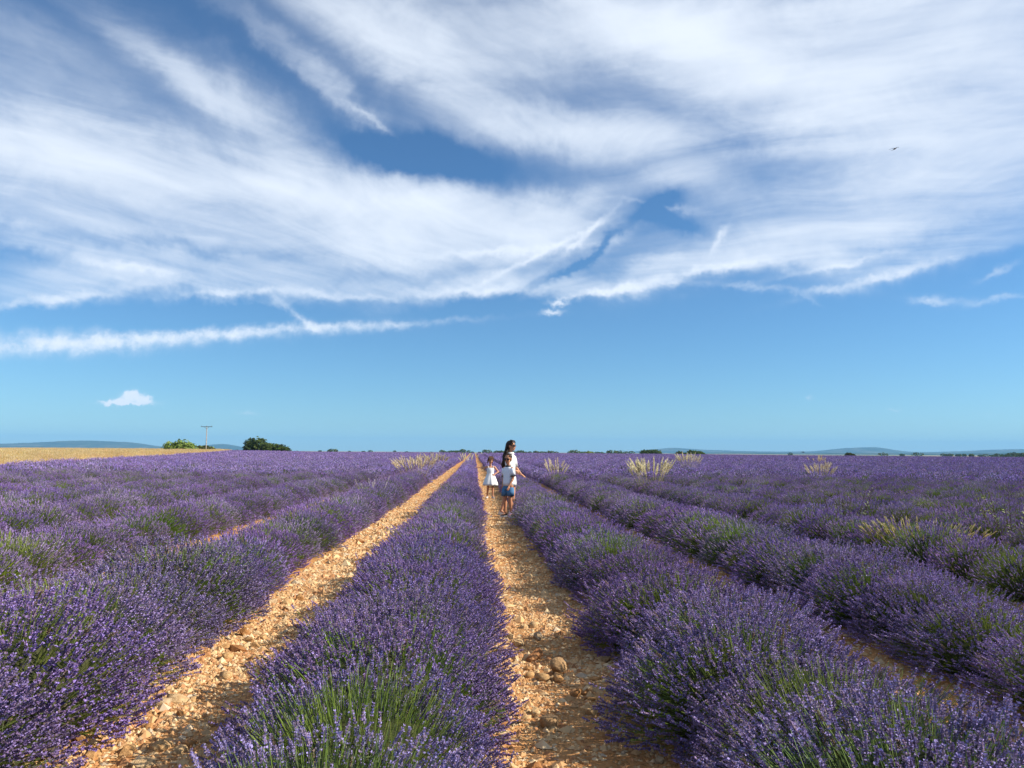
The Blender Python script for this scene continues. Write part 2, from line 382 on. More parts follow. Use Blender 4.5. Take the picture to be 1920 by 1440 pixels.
for i, (x, y, s, _) in enumerate(big):
    o = link('stone', stone_protos[i % 12], None, ground)
    o.location = (x, y, float(gz(x, y))+s*rng.uniform(-.04, .28))
    o.rotation_euler = (rng.uniform(-.35, .35), rng.uniform(-.35, .35), rng.uniform(0, 6.28)); o.scale = (s*rng.uniform(.9, 1.2), s*rng.uniform(.85, 1.1), s*rng.uniform(.85, 1.25))
# the rest: smaller stones and grit, one mass
gr = Geo()
extra = []
for k, y0, y1, n, sz in ((-1, 2.3, 9, 26000, .0105), (0, 2.3, 9, 21000, .010), (-1, 9, 22, 13000, .016), (0, 9, 26, 11000, .014), (-1, 22, 60, 5000, .026), (0, 26, 60, 3500, .024),
                         (1, 2.5, 14, 15000, .012), (-2, 4, 20, 7000, .014), (2, 5, 14, 4000, .014)):
    p = path_points(k, y0, y1, n, rng)
    dens = vnoise(p[:, 0]*2.1, p[:, 1]*1.1, 15)
    p = p[rng.uniform(size=n) < 0.35+0.65*dens]
    extra.append(np.column_stack((p, np.clip(np.exp(rng.normal(math.log(sz), 0.4, len(p))), .004, .045))))
extra = np.concatenate(extra+[small[:, :3]])
vv = np.array([[0, 0, 1], [1, 0, 0.1], [0.31, .95, 0], [-.81, .59, .15], [-.81, -.59, 0], [.31, -.95, .1]]); ff = np.array([[0, 1, 2], [0, 2, 3], [0, 3, 4], [0, 4, 5], [0, 5, 1]])
n = len(extra); V = np.repeat(vv[None], n, 0)*(1+0.28*rng.normal(size=(n, 6, 3)).clip(-1.5, 1.5))
V *= np.stack((rng.uniform(.75, 1.3, n), rng.uniform(.6, 1.0, n), rng.uniform(.45, .85, n)), 1)[:, None, :]
a = rng.uniform(0, 6.28, n); ca, sa = np.cos(a), np.sin(a)
V = np.stack((V[..., 0]*ca[:, None]-V[..., 1]*sa[:, None], V[..., 0]*sa[:, None]+V[..., 1]*ca[:, None], V[..., 2]), -1)*extra[:, 2][:, None, None]
V += np.stack((extra[:, 0], extra[:, 1], gz(extra[:, 0], extra[:, 1])), 1)[:, None, :]
pal = np.array([(.40, .19, .075), (.52, .295, .125), (.58, .385, .185), (.62, .46, .26), (.48, .38, .26)])
gc = pal[rng.choice(5, n, p=[.22, .3, .28, .15, .05])]*rng.uniform(.8, 1.12, (n, 1))
gr.add(V[:, ff].reshape(-1, 3, 3), np.repeat(gc, 5, 0))
tag(link('gravel', gr.mesh('gravel', [mgv]), None, ground), None, None, None, 'stuff')

# dry stems and crumbs lying about on the paths
lt = Geo(); lp = np.concatenate([path_points(k, 2.3, y1, n, rng) for k, y1, n in ((-1, 16, 1500), (0, 16, 1300), (1, 12, 900))]); n = len(lp)
a_ = rng.uniform(0, 6.28, n); l_ = rng.uniform(.012, .06, (n, 1)); d_ = np.stack((np.cos(a_), np.sin(a_), rng.normal(size=n)*.08), 1); w_ = np.stack((-np.sin(a_), np.cos(a_), np.zeros(n)), 1)*.0016
b0 = np.column_stack((lp, gz(lp[:, 0], lp[:, 1])+rng.uniform(.006, .016, n)))
lt.add(np.stack((b0-w_, b0+w_, b0+d_*l_+w_, b0+d_*l_-w_), 1), np.array([(.42, .33, .2), (.30, .21, .12), (.25, .19, .24), (.5, .42, .28)])[rng.randint(4, size=n)])
tag(link('dry_litter', lt.mesh('dry_litter', [M_STRAW]), None, ground), None, None, None, 'stuff')

def px_ground(px, py, z=0.0):
    d = px2dir(px, py); s = (z-CAM_H)/d.z
    return d.x*s, d.y*s
rngk = rs(5)
mr1, t1, b1 = mat('brown_rock', 0.9)
tc1 = tn(t1, 'ShaderNodeTexCoord')
t1.links.new(ramp(t1, tnoise(t1, tc1.outputs['Object'], 9, 6, .7).outputs['Fac'], [(.3, (.22, .09, .035)), (.55, (.36, .17, .07)), (.75, (.46, .27, .13))]), b1.inputs['Base Color'])
bp = tn(t1, 'ShaderNodeBump'); bp.inputs['Distance'].default_value = .02; t1.links.new(tnoise(t1, tc1.outputs['Object'], 30, 5, .7).outputs['Fac'], bp.inputs['Height']); t1.links.new(bp.outputs[0], b1.inputs['Normal'])
mr2, t2, b2 = mat('tan_rock', 0.9)
tc2 = tn(t2, 'ShaderNodeTexCoord')
t2.links.new(ramp(t2, tnoise(t2, tc2.outputs['Object'], 9, 6, .7).outputs['Fac'], [(.3, (.22, .13, .06)), (.55, (.38, .24, .12)), (.75, (.48, .34, .2))]), b2.inputs['Base Color'])
bp = tn(t2, 'ShaderNodeBump'); bp.inputs['Distance'].default_value = .02; t2.links.new(tnoise(t2, tc2.outputs['Object'], 30, 5, .7).outputs['Fac'], bp.inputs['Height']); t2.links.new(bp.outputs[0], b2.inputs['Normal'])
IV3, IF3 = ico(3)
for px, py, sx, sy, sz, rz, m, lab, sd, cuts in (
    (1000, 1240, .068, .05, .05, .3, mr1, 'jagged dark brown rock lying on the walked path beside the middle lavender row', 3, 7),
    (1046, 1268, .062, .06, .066, .9, mr2, 'angular tan rock standing on the walked path with its left face in shade', 8, 8),
    (1030, 1362, .055, .045, .055, 1.3, mr2, 'smooth pale rounded stone at the foot of the middle row near the bottom', 21, 1),
    (675, 1020, .07, .055, .05, .2, mr1, 'orange brown lump of rock on the left stony path far up its length', 13, 4)):
    x, y = px_ground(px, py)
    rg = rs(sd); v = rock_shape(IV3, rg, cuts, 1.0, 0.004, .28, .58)
    v = v/np.abs(v).max(0)*np.array([sx, sy, sz])
    o = link('rock', mesh_from('rock', v, IF3, cuts < 3, m)); o.location = (x, y, float(gz(x, y))+sz*.42); o.rotation_euler = (rg.uniform(-.3, .3), rg.uniform(-.3, .3), rz)
    tag(o, lab, 'rock')

# ------------------------------------------------------------------ lavender
def bush_geo(seed, n, lod, patch=(), pale=0.0, width=0.60, height=0.56):
    """A lavender bush: stems fanning out of a woody base, a flower spike on the end of each. patch = (direction, cos radius, bareness)."""
    rng = rs(seed)
    cz = rng.uniform(-0.22, 1, n); ph = rng.uniform(0, 2*math.pi, n)
    sn = np.sqrt(1-cz**2); d = np.stack((sn*np.cos(ph), sn*np.sin(ph), cz), 1)
    lump = 1+0.10*np.sin(d[:, 0]*4+seed)*np.cos(d[:, 1]*5+seed*2)+0.05*np.sin(d[:, 2]*9+d[:, 0]*7+seed)
    dep = 1-0.30*rng.uniform(size=n)**2.2+0.06*rng.normal(size=n)*(rng.uniform(size=n) < .3)
    tip = np.stack((d[:, 0]*width, d[:, 1]*width, 0.09+d[:, 2].clip(-.12)*height*0.87), 1)*(lump*dep)[:, None]
    tip[:, 2] = np.maximum(tip[:, 2], 0.03)
    root = np.stack((tip[:, 0]*0.22, tip[:, 1]*0.22, 0.03+0.05*rng.uniform(size=n)), 1)
    s = nrm(d*1.0+np.array([0, 0, 0.42])+0.22*rng.normal(size=(n, 3)))
    Ls = np.linalg.norm(tip-root, axis=1)
    ctl = tip-s*(Ls*0.55)[:, None]
    # bare patches: few flowers, the green stems show
    bare = np.zeros(n)
    for pd, cr, am in patch:
        c = d@nrm(np.array(pd, float)); bare = np.maximum(bare, am*sstep(cr, cr+0.16, c))
    bn = 0.4+1.1*np.sin(d[:, 0]*5.1+seed*1.7)*np.sin(d[:, 1]*4.3+seed*.9)*np.cos(d[:, 2]*3.7)
    bare = np.maximum(bare, 0.55*sstep(0.95, 1.35, bn))
    fl = rng.uniform(size=n) > bare
    G = {'stem': Geo(), 'flower': Geo(), 'leaf': Geo()}
    # stems
    ws = {'near': .0013, 'mid': .0020, 'far': .005, 'vfar': .012}[lod]
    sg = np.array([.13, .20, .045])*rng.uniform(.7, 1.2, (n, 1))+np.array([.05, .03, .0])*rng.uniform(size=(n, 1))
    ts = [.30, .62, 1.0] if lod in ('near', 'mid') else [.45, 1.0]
    wv = perp(s, rng)*ws
    pts = [(1-q)**2*root+2*q*(1-q)*ctl+q*q*tip for q in ts]
    sel = slice(None) if lod in ('near', 'mid') else slice(0, n//2)
    for i in range(len(pts)-1):
        a, b_ = pts[i], pts[i+1]
        w0, w1_ = wv*(1.15 if i == 0 else 1), wv*(.9)
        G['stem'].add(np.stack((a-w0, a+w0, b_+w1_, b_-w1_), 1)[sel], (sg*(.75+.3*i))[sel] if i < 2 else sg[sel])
    # spikes
    tf = tip[fl]; sf = s[fl]; m = len(tf)
    L = rng.uniform(.034, .066, m)
    tone = rng.uniform(size=(m, 1))
    base = np.array([.205, .150, .350])*(1-tone)+np.array([.275, .178, .352])*tone
    base = base*rng.uniform(.72, 1.22, (m, 1))*np.array([1, 1, 1.06])
    base = base*(1-pale)+np.array([.33, .28, .38])*pale
    brt = np.array([.34, .265, .61])*rng.uniform(.8, 1.2, (m, 1))
    old = (rng.uniform(size=(m, 1)) < .035)
    base = np.where(old, np.array([.22, .16, .13]), base); brt = np.where(old, np.array([.26, .19, .16]), brt)
    dull = base*np.array([.72, .70, .56])+np.array([.02, .03, .0])
    e1 = perp(sf, rng); e2 = np.cross(sf, e1)
    def spindle(k, r, L0, cols, off=0.0):
        A = tf+sf*off; B = tf+sf*(L0)[:, None]; Mi = tf+sf*(L0*.38)[:, None]
        ang = np.arange(k)*2*math.pi/k
        ring = Mi[:, None]+r[:, None, None]*(np.cos(ang)[None, :, None]*e1[:, None]+np.sin(ang)[None, :, None]*e2[:, None])
        nx_ = np.roll(ring, -1, 1)
        Ae = np.repeat(A[:, None], k, 1); Be = np.repeat(B[:, None], k, 1)
        G['flower'].add(np.stack((Ae, nx_, ring), 2).reshape(-1, 3, 3), np.repeat(cols, k, 0))
        G['flower'].add(np.stack((ring, nx_, Be), 2).reshape(-1, 3, 3), np.repeat(cols*1.05, k, 0))
    def flakes(nw, per, rad, ln, wd, lo=-.32):
        for j in range(nw):
            u = lo if j == 0 and nw > 3 else (j-.3)/(nw-.6)
            c0 = tf+sf*(L*u)[:, None]
            rr = rad*(1.0 if u < 0 else (1.05-.55*max(u, 0)))
            a0 = rng.uniform(0, 6.28, m)
            for q in range(per):
                an = a0+q*2*math.pi/per+rng.normal(size=m)*.35
                rad_d = np.cos(an)[:, None]*e1+np.sin(an)[:, None]*e2
                ax = nrm(rad_d*.75+sf*.75+.35*rng.normal(size=(m, 3))); sd = nrm(np.cross(ax, rad_d+.3*rng.normal(size=(m, 3))))
                c = c0+rad_d*(rr*rng.uniform(.5, 1.1, m))[:, None]
                l_ = (ln*rng.uniform(.7, 1.25, m))[:, None]; w_ = (wd*rng.uniform(.7, 1.25, m))[:, None]
                pick = rng.uniform(size=(m, 1))
                col = np.where(pick < .40, brt, np.where(pick < .78, base, dull))
                G['flower'].add(np.stack((c-ax*l_*.5, c+sd*w_*.5, c+ax*l_*.5, c-sd*w_*.5), 1), col)
    if lod == 'near':
        spindle(3, rng.uniform(.0035, .005, m), L, dull)
        flakes(6, 5, .006, .0105, .0075)
    elif lod == 'mid':
        spindle(4, rng.uniform(.0052, .0078, m), L*1.05, base)
        flakes(3, 2, .007, .013, .009)
    elif lod == 'far':
        spindle(3, rng.uniform(.009, .014, m), L*1.5, np.where(rng.uniform(size=(m, 1)) < .4, brt, base))
    else:
        spindle(3, rng.uniform(.018, .028, m), L*2.2, np.where(rng.uniform(size=(m, 1)) < .35, brt, base))
    # unopened green tips where the flowers are missing
    if lod in ('near', 'mid'):
        tb = tip[~fl]; sb = s[~fl]; mb = len(tb)
        if mb:
            w_ = perp(sb, rng)*.0022; l_ = rng.uniform(.015, .03, (mb, 1))
            G['stem'].add(np.stack((tb-w_*.4, tb+w_, tb+sb*l_, tb-w_), 1), np.array([.15, .19, .09])*rng.uniform(.7, 1.2, (mb, 1)))
    # leaves: a dense grey green inside
    nl = {'near': 2600, 'mid': 700, 'far': 160, 'vfar': 40}[lod]
    lw = {'near': .0022, 'mid': .0045, 'far': .012, 'vfar': .03}[lod]
    cz = rng.uniform(-.1, 1, nl); ph = rng.uniform(0, 6.28, nl); sn = np.sqrt(1-cz**2)
    dl = np.stack((sn*np.cos(ph), sn*np.sin(ph), cz), 1)
    rr = rng.uniform(.56, .90, nl)
    pl = np.stack((dl[:, 0]*width, dl[:, 1]*width, .06+dl[:, 2].clip(-.05)*height*.87), 1)*rr[:, None]
    pl[:, 2] = np.maximum(pl[:, 2], .01)
    ld = nrm(dl+np.array([0, 0, .35])+.45*rng.normal(size=(nl, 3))); lw_ = perp(ld, rng)*lw; ll = rng.uniform(.04, .085, (nl, 1))*(1 if lod in ('near', 'mid') else 1.6)
    lc = np.array([.10, .135, .055])*rng.uniform(.6, 1.3, (nl, 1))
    G['leaf'].add(np.stack((pl, pl+ld*ll*.5+lw_, pl+ld*ll, pl+ld*ll*.5-lw_), 1), lc)
    # opaque dark green dome added inside: blocks see-through, makes the bush's shadow solid
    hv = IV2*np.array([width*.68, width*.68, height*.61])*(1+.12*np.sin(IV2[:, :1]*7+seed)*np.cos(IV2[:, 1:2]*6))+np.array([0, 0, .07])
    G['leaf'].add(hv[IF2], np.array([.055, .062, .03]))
    return G
def bush_meshes(seed, n, lod, **k):
    G = bush_geo(seed, n, lod, **k)
    return (G['leaf'].mesh('leaves', [M_LEAF]), G['stem'].mesh('stems', [M_STEM]), G['flower'].mesh('flower_spikes', [M_FLOWER]))
def bush_joined(seed, n, lod, **k):
    G = bush_geo(seed, n, lod, **k); J = Geo()
    for i, q in enumerate(('leaf', 'stem', 'flower')):
        for V, c, nn, _ in zip(G[q].v, G[q].c, G[q].n, G[q].m):
            k_ = nn[0]; J.add(V.reshape(-1, k_, 3), c.reshape(-1, k_, 3), i)
    return J.mesh('lavender_plant', [M_LEAF, M_STEM, M_FLOWER])
# looks: full bloom, bare top, bare side, thin and pale
LOOK = {'bare': dict(patch=[((0, -.42, 1), .60, .93)]), 'full': dict(), 'full2': dict(), 'top': dict(patch=[((0, -.25, 1), .72, .86)]), 'side': dict(patch=[((1, -.25, .45), .55, .92)]), 'pale': dict(pale=.45, patch=[((.3, .2, 1), .8, .5)])}
PROTO = {}
for i, (k, a) in enumerate(LOOK.items()):
    PROTO['near', k] = bush_meshes(100+i, 2500, 'near', **a)
    PROTO['mid', k] = bush_meshes(200+i, 1800, 'mid', **a)
rng = rs(42)
plants = []                                                    # row, order, x, y, look
for k in range(-60, 140):
    xr = row_x(k)
    y = 0.75+rng.uniform(0, .6)
    if k == 0: y = 1.55
    while y < 245:
        dd = math.hypot(xr, y)
        az = math.atan2(xr, y)
        wheat = xr < -19.2-0.26*(y-33)
        if R(-37) < az < R(41.5) or (dd < 9 and y > .7):
            if not wheat and dd < 245:
                plants.append([k, xr+rng.normal()*.045, y, dd])
        y += (rng.uniform(.56, .84) if k > 1 else rng.uniform(.52, .70) if k < -1 else rng.uniform(.60, .78)) if dd < 70 else rng.uniform(.8, 1.05)
# how large each shows, those outside the frame last
def in_frame(x, y):
    v = Vector((x, y, .35-CAM_H)); d = v.dot(fwd)
    if d < .3: return False
    px = 960+F*v.dot(rgt)/d
    v2 = Vector((x, y, .6-CAM_H)); py = 720-F*v2.dot(upv)/v2.dot(fwd) if v2.dot(fwd) > .3 else 9999
    m = .55/d*F
    return -m < px < 1920+m and py < 1440
plants.sort(key=lambda p: p[3])
vis = [p for p in plants if in_frame(p[1], p[2]) or p[3] < 3.2]
chosen = set(id(p) for p in vis[:300])
NUM = ['first', 'second', 'third', 'fourth', 'fifth', 'sixth', 'seventh', 'eighth', 'ninth', 'tenth', 'eleventh', 'twelfth', 'thirteenth', 'fourteenth', 'fifteenth', 'sixteenth', 'seventeenth',
       'eighteenth', 'nineteenth', 'twentieth', 'twenty-first', 'twenty-second', 'twenty-third', 'twenty-fourth', 'twenty-fifth', 'twenty-sixth', 'twenty-seventh', 'twenty-eighth', 'twenty-ninth', 'thirtieth',
       'thirty-first', 'thirty-second', 'thirty-third', 'thirty-fourth', 'thirty-fifth', 'thirty-sixth', 'thirty-seventh', 'thirty-eighth', 'thirty-ninth', 'fortieth']
def row_words(k):
    if k == 0: return 'middle row between both paths'
    if k == 1: return 'row right beside the walked path'
    if k > 1: return '%s row right of the walked path' % NUM[k-1]
    if k == -1: return 'row beside the left path'
    return '%s row left of the left path' % NUM[-k-1]
LOOKW = {'bare': 'bare-topped green-stemmed lavender', 'full': 'full purple lavender', 'full2': 'dense violet lavender', 'top': 'green-topped lavender', 'side': 'green-sided lavender', 'pale': 'pale greyish lavender'}
counter = {}
FORCE = [(-1, 6.75, 'bside'), (0, 2.25, 'bare'), (0, 2.85, 'bare'), (1, 7.7, 'bare'), (-1, 2.9, 'top'), (-1, 4.2, 'top'), (1, 3.0, 'top'), (2, 5.2, 'side'), (0, 9.6, 'pale'), (2, 9.5, 'top'), (0, 11, 'pale')]
far_pts = []
for p in sorted(plants, key=lambda p: (p[0], p[2])):
    k, x, y, dd = p
    u = rng.uniform()
    look = 'full' if u < .36 else 'full2' if u < .66 else 'top' if u < .78 else 'side' if u < .88 else 'pale'
    if k == 0 and y < 9: look = 'full' if u < .5 else 'full2'
    rz = rng.uniform(0, 6.28)
    for fk, fy, fl_ in FORCE:
        if k == fk and abs(y-fy) < .40: look = fl_; rz = rng.uniform(-.3, .3)
    if look == 'bside': look = 'bare'; rz = .55
    sc = rng.uniform(.86, 1.06) if k > 0 else rng.uniform(.92, 1.05)
    if k == -1 and y < 6.4: sc *= 1.08
    if k in (0, 1) and y > 8: sc *= .93
    if k == -1 and y < 2.7: look = 'full'
    zs = .70 if k == 1 and 5.2 < y < 6.2 else 1
    if k == 1 and 5.6 < y < 6.3: sc *= .88
    z = float(gz(x, y))-.01
    if id(p) in chosen:
        counter[k] = counter.get(k, 0)+1
        e = empty('lavender_bush', (x, y, z), rz, sc)
        wx = (.84 if y < 3.3 else .95) if k == 0 else (1.08 if y < 5.2 else 1.02) if k == 1 else (1.08 if y < 4.6 else 1.0 if y < 6.3 else .90) if k == -1 else 1.06 if k == 2 else .92
        e.scale = (sc*wx, sc*wx*rng.uniform(.98, 1.08), sc*rng.uniform(.88, 1.04)*zs*(.90 if k == 1 else .85 if k > 1 else .88))
        tag(e, '%s bush, %s from the front, %s' % (LOOKW[look], NUM[counter[k]-1], row_words(k)), 'lavender bush', 'lavender bushes in the rows')
        for nm, me in zip(('leaves', 'stems', 'flower_spikes'), PROTO['near' if dd < 7.5 else 'mid', look]):
            o = link(nm, me, None, e)
            if nm != 'leaves' or True: o['kind'] = 'stuff'
    else:
        far_pts.append((x, y, z, rz, sc*(.86 if dd < 90 else .92), dd, look))
# ------------------------------------------------------------------ scatter of uncountable plants
def scatter(name, pts, rots, scls, idxs, protos):
    col = bpy.data.collections.new(name+'_kinds')
    for i, me in enumerate(protos):
        o = bpy.data.objects.new('%s_kind_%02d' % (name, i), me); col.objects.link(o)
    me = bpy.data.meshes.new(name); me.vertices.add(len(pts)); me.vertices.foreach_set('co', np.asarray(pts, np.float32).ravel())
    a = me.attributes.new('rot', 'FLOAT_VECTOR', 'POINT'); a.data.foreach_set('vector', np.asarray(rots, np.float32).ravel())
    a = me.attributes.new('scl', 'FLOAT', 'POINT'); a.data.foreach_set('value', np.asarray(scls, np.float32))
    a = me.attributes.new('idx', 'INT', 'POINT'); a.data.foreach_set('value', np.asarray(idxs, np.int32))
    o = link(name, me)
    g = bpy.data.node_groups.new(name+'_scatter', 'GeometryNodeTree')
    g.interface.new_socket('Geometry', in_out='INPUT', socket_type='NodeSocketGeometry'); g.interface.new_socket('Geometry', in_out='OUTPUT', socket_type='NodeSocketGeometry')
    gi = g.nodes.new('NodeGroupInput'); go = g.nodes.new('NodeGroupOutput')
    ci = g.nodes.new('GeometryNodeCollectionInfo'); ci.inputs['Collection'].default_value = col
    ci.inputs['Separate Children'].default_value = True; ci.inputs['Reset Children'].default_value = True
    ip = g.nodes.new('GeometryNodeInstanceOnPoints'); ip.inputs['Pick Instance'].default_value = True
    def na(nm, ty):
        n = g.nodes.new('GeometryNodeInputNamedAttribute'); n.data_type = ty; n.inputs['Name'].default_value = nm
        return n.outputs['Attribute']
    g.links.new(gi.outputs[0], ip.inputs['Points']); g.links.new(ci.outputs[0], ip.inputs['Instance'])
    g.links.new(na('idx', 'INT'), ip.inputs['Instance Index'])
    er = g.nodes.new('FunctionNodeEulerToRotation'); g.links.new(na('rot', 'FLOAT_VECTOR'), er.inputs[0]); g.links.new(er.outputs[0], ip.inputs['Rotation'])
    g.links.new(na('scl', 'FLOAT'), ip.inputs['Scale']); g.links.new(ip.outputs[0], go.inputs[0])
    md = o.modifiers.new('scatter', 'NODES'); md.node_group = g
    return o
lav = []
for i, k in enumerate(LOOK): lav.append(bush_joined(300+i, 1500, 'mid', **LOOK[k]))
for i, k in enumerate(LOOK): lav.append(bush_joined(400+i, 900, 'far', **LOOK[k]))
for i, k in enumerate(LOOK): lav.append(bush_joined(500+i, 330, 'vfar', **LOOK[k]))
LK = list(LOOK)
fp = np.array([p[:3] for p in far_pts]); n = len(fp)
idx = [LK.index(p[6])+(0 if p[5] < 30 else len(LK) if p[5] < 80 else 2*len(LK)) for p in far_pts]
lo = scatter('lavender', fp, np.stack((np.zeros(n), np.zeros(n), [p[3] for p in far_pts]), 1), [p[4] for p in far_pts], idx, lav)
tag(lo, 'lavender rows running on to the horizon behind the nearer bushes', 'lavender', None, 'stuff')
print('plants', len(plants), 'visible', len(vis), 'nearest 300 out to', vis[299][3])

# ------------------------------------------------------------------ dry grass field on the left
def blades(rng, n, spread, h0, h1, w, cols, lean=.25, head=0.0, headw=0.0, hcols=None, fan=0.0):
    g = Geo()
    b_ = np.stack((rng.normal(size=n)*spread, rng.normal(size=n)*spread, np.zeros(n)), 1)
    d = nrm(np.stack((rng.normal(size=n)*lean, rng.normal(size=n)*lean, np.ones(n)), 1)+fan*np.concatenate((b_[:, :2]/max(spread, 1e-3), np.zeros((n, 1))), 1))
    h = rng.uniform(h0, h1, (n, 1)); wv = perp(d, rng)*w
    wv[:, 2] = 0
    droop = np.stack((d[:, 0], d[:, 1], -.2*np.ones(n)), 1)*rng.uniform(0, .25, (n, 1))*h
    mid_ = b_+d*h*.55; top = b_+d*h+droop
    c = np.array(cols)[rng.randint(len(cols), size=n)]*rng.uniform(.75, 1.2, (n, 1))
    g.add(np.stack((b_-wv, b_+wv, mid_+wv*.8, mid_-wv*.8), 1), c*.85)
    g.add(np.stack((mid_-wv*.8, mid_+wv*.8, top+wv*.15, top-wv*.15), 1), c)
    if head:
        hd = nrm(top-mid_); e1 = perp(hd, rng); e2 = np.cross(hd, e1); hl = head*rng.uniform(.7, 1.2, (n, 1))
        hc = np.array(hcols or cols)[rng.randint(len(hcols or cols), size=n)]*rng.uniform(.8, 1.15, (n, 1))
        for e in (e1, e2):
            g.add(np.stack((top-hd*hl*.2, top+hd*hl*.25+e*headw, top+hd*hl*.8, top+hd*hl*.25-e*headw), 1), hc)
    return g
STRAW = [(.64, .49, .23), (.70, .57, .31), (.56, .41, .17), (.75, .64, .40)]
rng = rs(77)
wprot = [blades(rng, 70, .22, .62, 1.0, .006, STRAW, .16, .12, .012).mesh('grass_tuft', [M_STRAW]) for _ in range(4)]
wp = []
for y in np.arange(14, 250, .55):
    xe = -20.6-.26*(y-33)
    wid = min(45, 12+.25*y)
    xs = np.arange(xe-wid, xe, .5)
    xs = xs[(xs/y > -1.02)]
    for x in xs: wp.append((x+rng.uniform(-.25, .25), y+rng.uniform(-.28, .28)))
wp = np.array(wp); n = len(wp)
o = scatter('dry_grass', np.column_stack((wp, gz(wp[:, 0], wp[:, 1])-.03)), np.column_stack((rng.normal(size=n)*.06, rng.normal(size=n)*.06, rng.uniform(0, 6.28, n))), rng.uniform(.74, 1.14, n)*(.66+.3*vnoise(wp[:, 0]*.4, wp[:, 1]*.2, 3)), rng.randint(4, size=n), wprot)
tag(o, 'tall golden dry grass of the field beyond the lavender on the left', 'grass', None, 'stuff')
print('wheat', n)

# ------------------------------------------------------------------ hills
mh, t, b = mat('wooded_hill', 1.0)
g_ = tn(t, 'ShaderNodeNewGeometry')
mp = tn(t, 'ShaderNodeMapping'); t.links.new(g_.outputs['Position'], mp.inputs[0]); mp.inputs['Scale'].default_value = (.0016, .0016, .006)
t.links.new(ramp(t, tnoise(t, mp.outputs[0], 3, 6, .65).outputs['Fac'], [(.35, (.02, .04, .03)), (.52, (.04, .065, .04)), (.66, (.13, .13, .09))]), b.inputs['Base Color'])
b.inputs['Specular IOR Level'].default_value = 0
def ridge(name, prof, d0, depth, seed, label):
    pr = np.array(prof, float)
    az = []; el = []
    for x, y in prof:
        d = px2dir(x, y); az.append(math.atan2(d.x, d.y)); el.append(d.z/math.hypot(d.x, d.y))
    na, nd = 260, 26
    A = np.linspace(az[0], az[-1], na); E = np.interp(A, az, el)
    E = np.convolve(np.pad(E, 4, mode='edge'), np.ones(9)/9, 'valid')
    U = np.linspace(0, 1, nd)
    AA, UU = np.meshgrid(A, U)
    DD = d0+depth*UU
    crest = E*(d0+depth*.55)+CAM_H
    edge = sstep(0, .04, (A-A[0])/(A[-1]-A[0]))*sstep(0, .04, (A[-1]-A)/(A[-1]-A[0]))
    rel = fbm(AA*60+seed, UU*5, 5, seed)
    prof_u = np.sin(np.clip(UU/.55, 0, 1)*math.pi/2)**1.3*np.where(UU > .55, np.cos((UU-.55)/.45*math.pi/2), 1)
    Z = -6+(crest*edge+6)[None]*prof_u*(1+.30*rel*(1-np.abs(UU-.55)*.6)*np.where(UU < .54, 1, .3))
    v = np.stack((np.sin(AA)*DD, np.cos(AA)*DD, Z), -1).reshape(-1, 3)
    i0 = (np.arange(nd-1)[:, None]*na+np.arange(na-1)[None]).ravel()
    o = link(name, mesh_from(name, v, np.stack((i0, i0+1, i0+1+na, i0+na), 1), True, mh))
    return tag(o, label, None, None, 'structure')
ridge('hills', [(-420, 850), (-300, 836), (-150, 830), (0, 832), (60, 830), (150, 826), (205, 827), (255, 831), (310, 838), (350, 839), (385, 835), (412, 832), (430, 833), (460, 839), (500, 846), (520, 850)], 8200, 2200, 3, 'low hazy blue hills on the left behind the dry grass')
ridge('hills', [(1120, 853), (1170, 849), (1200, 845), (1240, 841), (1268, 840), (1310, 843), (1400, 846), (1470, 847), (1530, 846), (1575, 841), (1620, 838), (1655, 839), (1690, 846), (1740, 848), (1800, 846), (1850, 844), (1900, 842), (1960, 842), (2100, 838), (2300, 845), (2400, 856)], 8800, 2400, 8, 'long hazy blue hills on the right behind the lavender')
ridge('hills', [(1180, 853), (1260, 850), (1380, 848), (1480, 850), (1580, 849), (1680, 850), (1800, 850), (1920, 849), (2100, 850), (2200, 856)], 5600, 1500, 15, 'lower nearer wooded rise in front of the right hills')

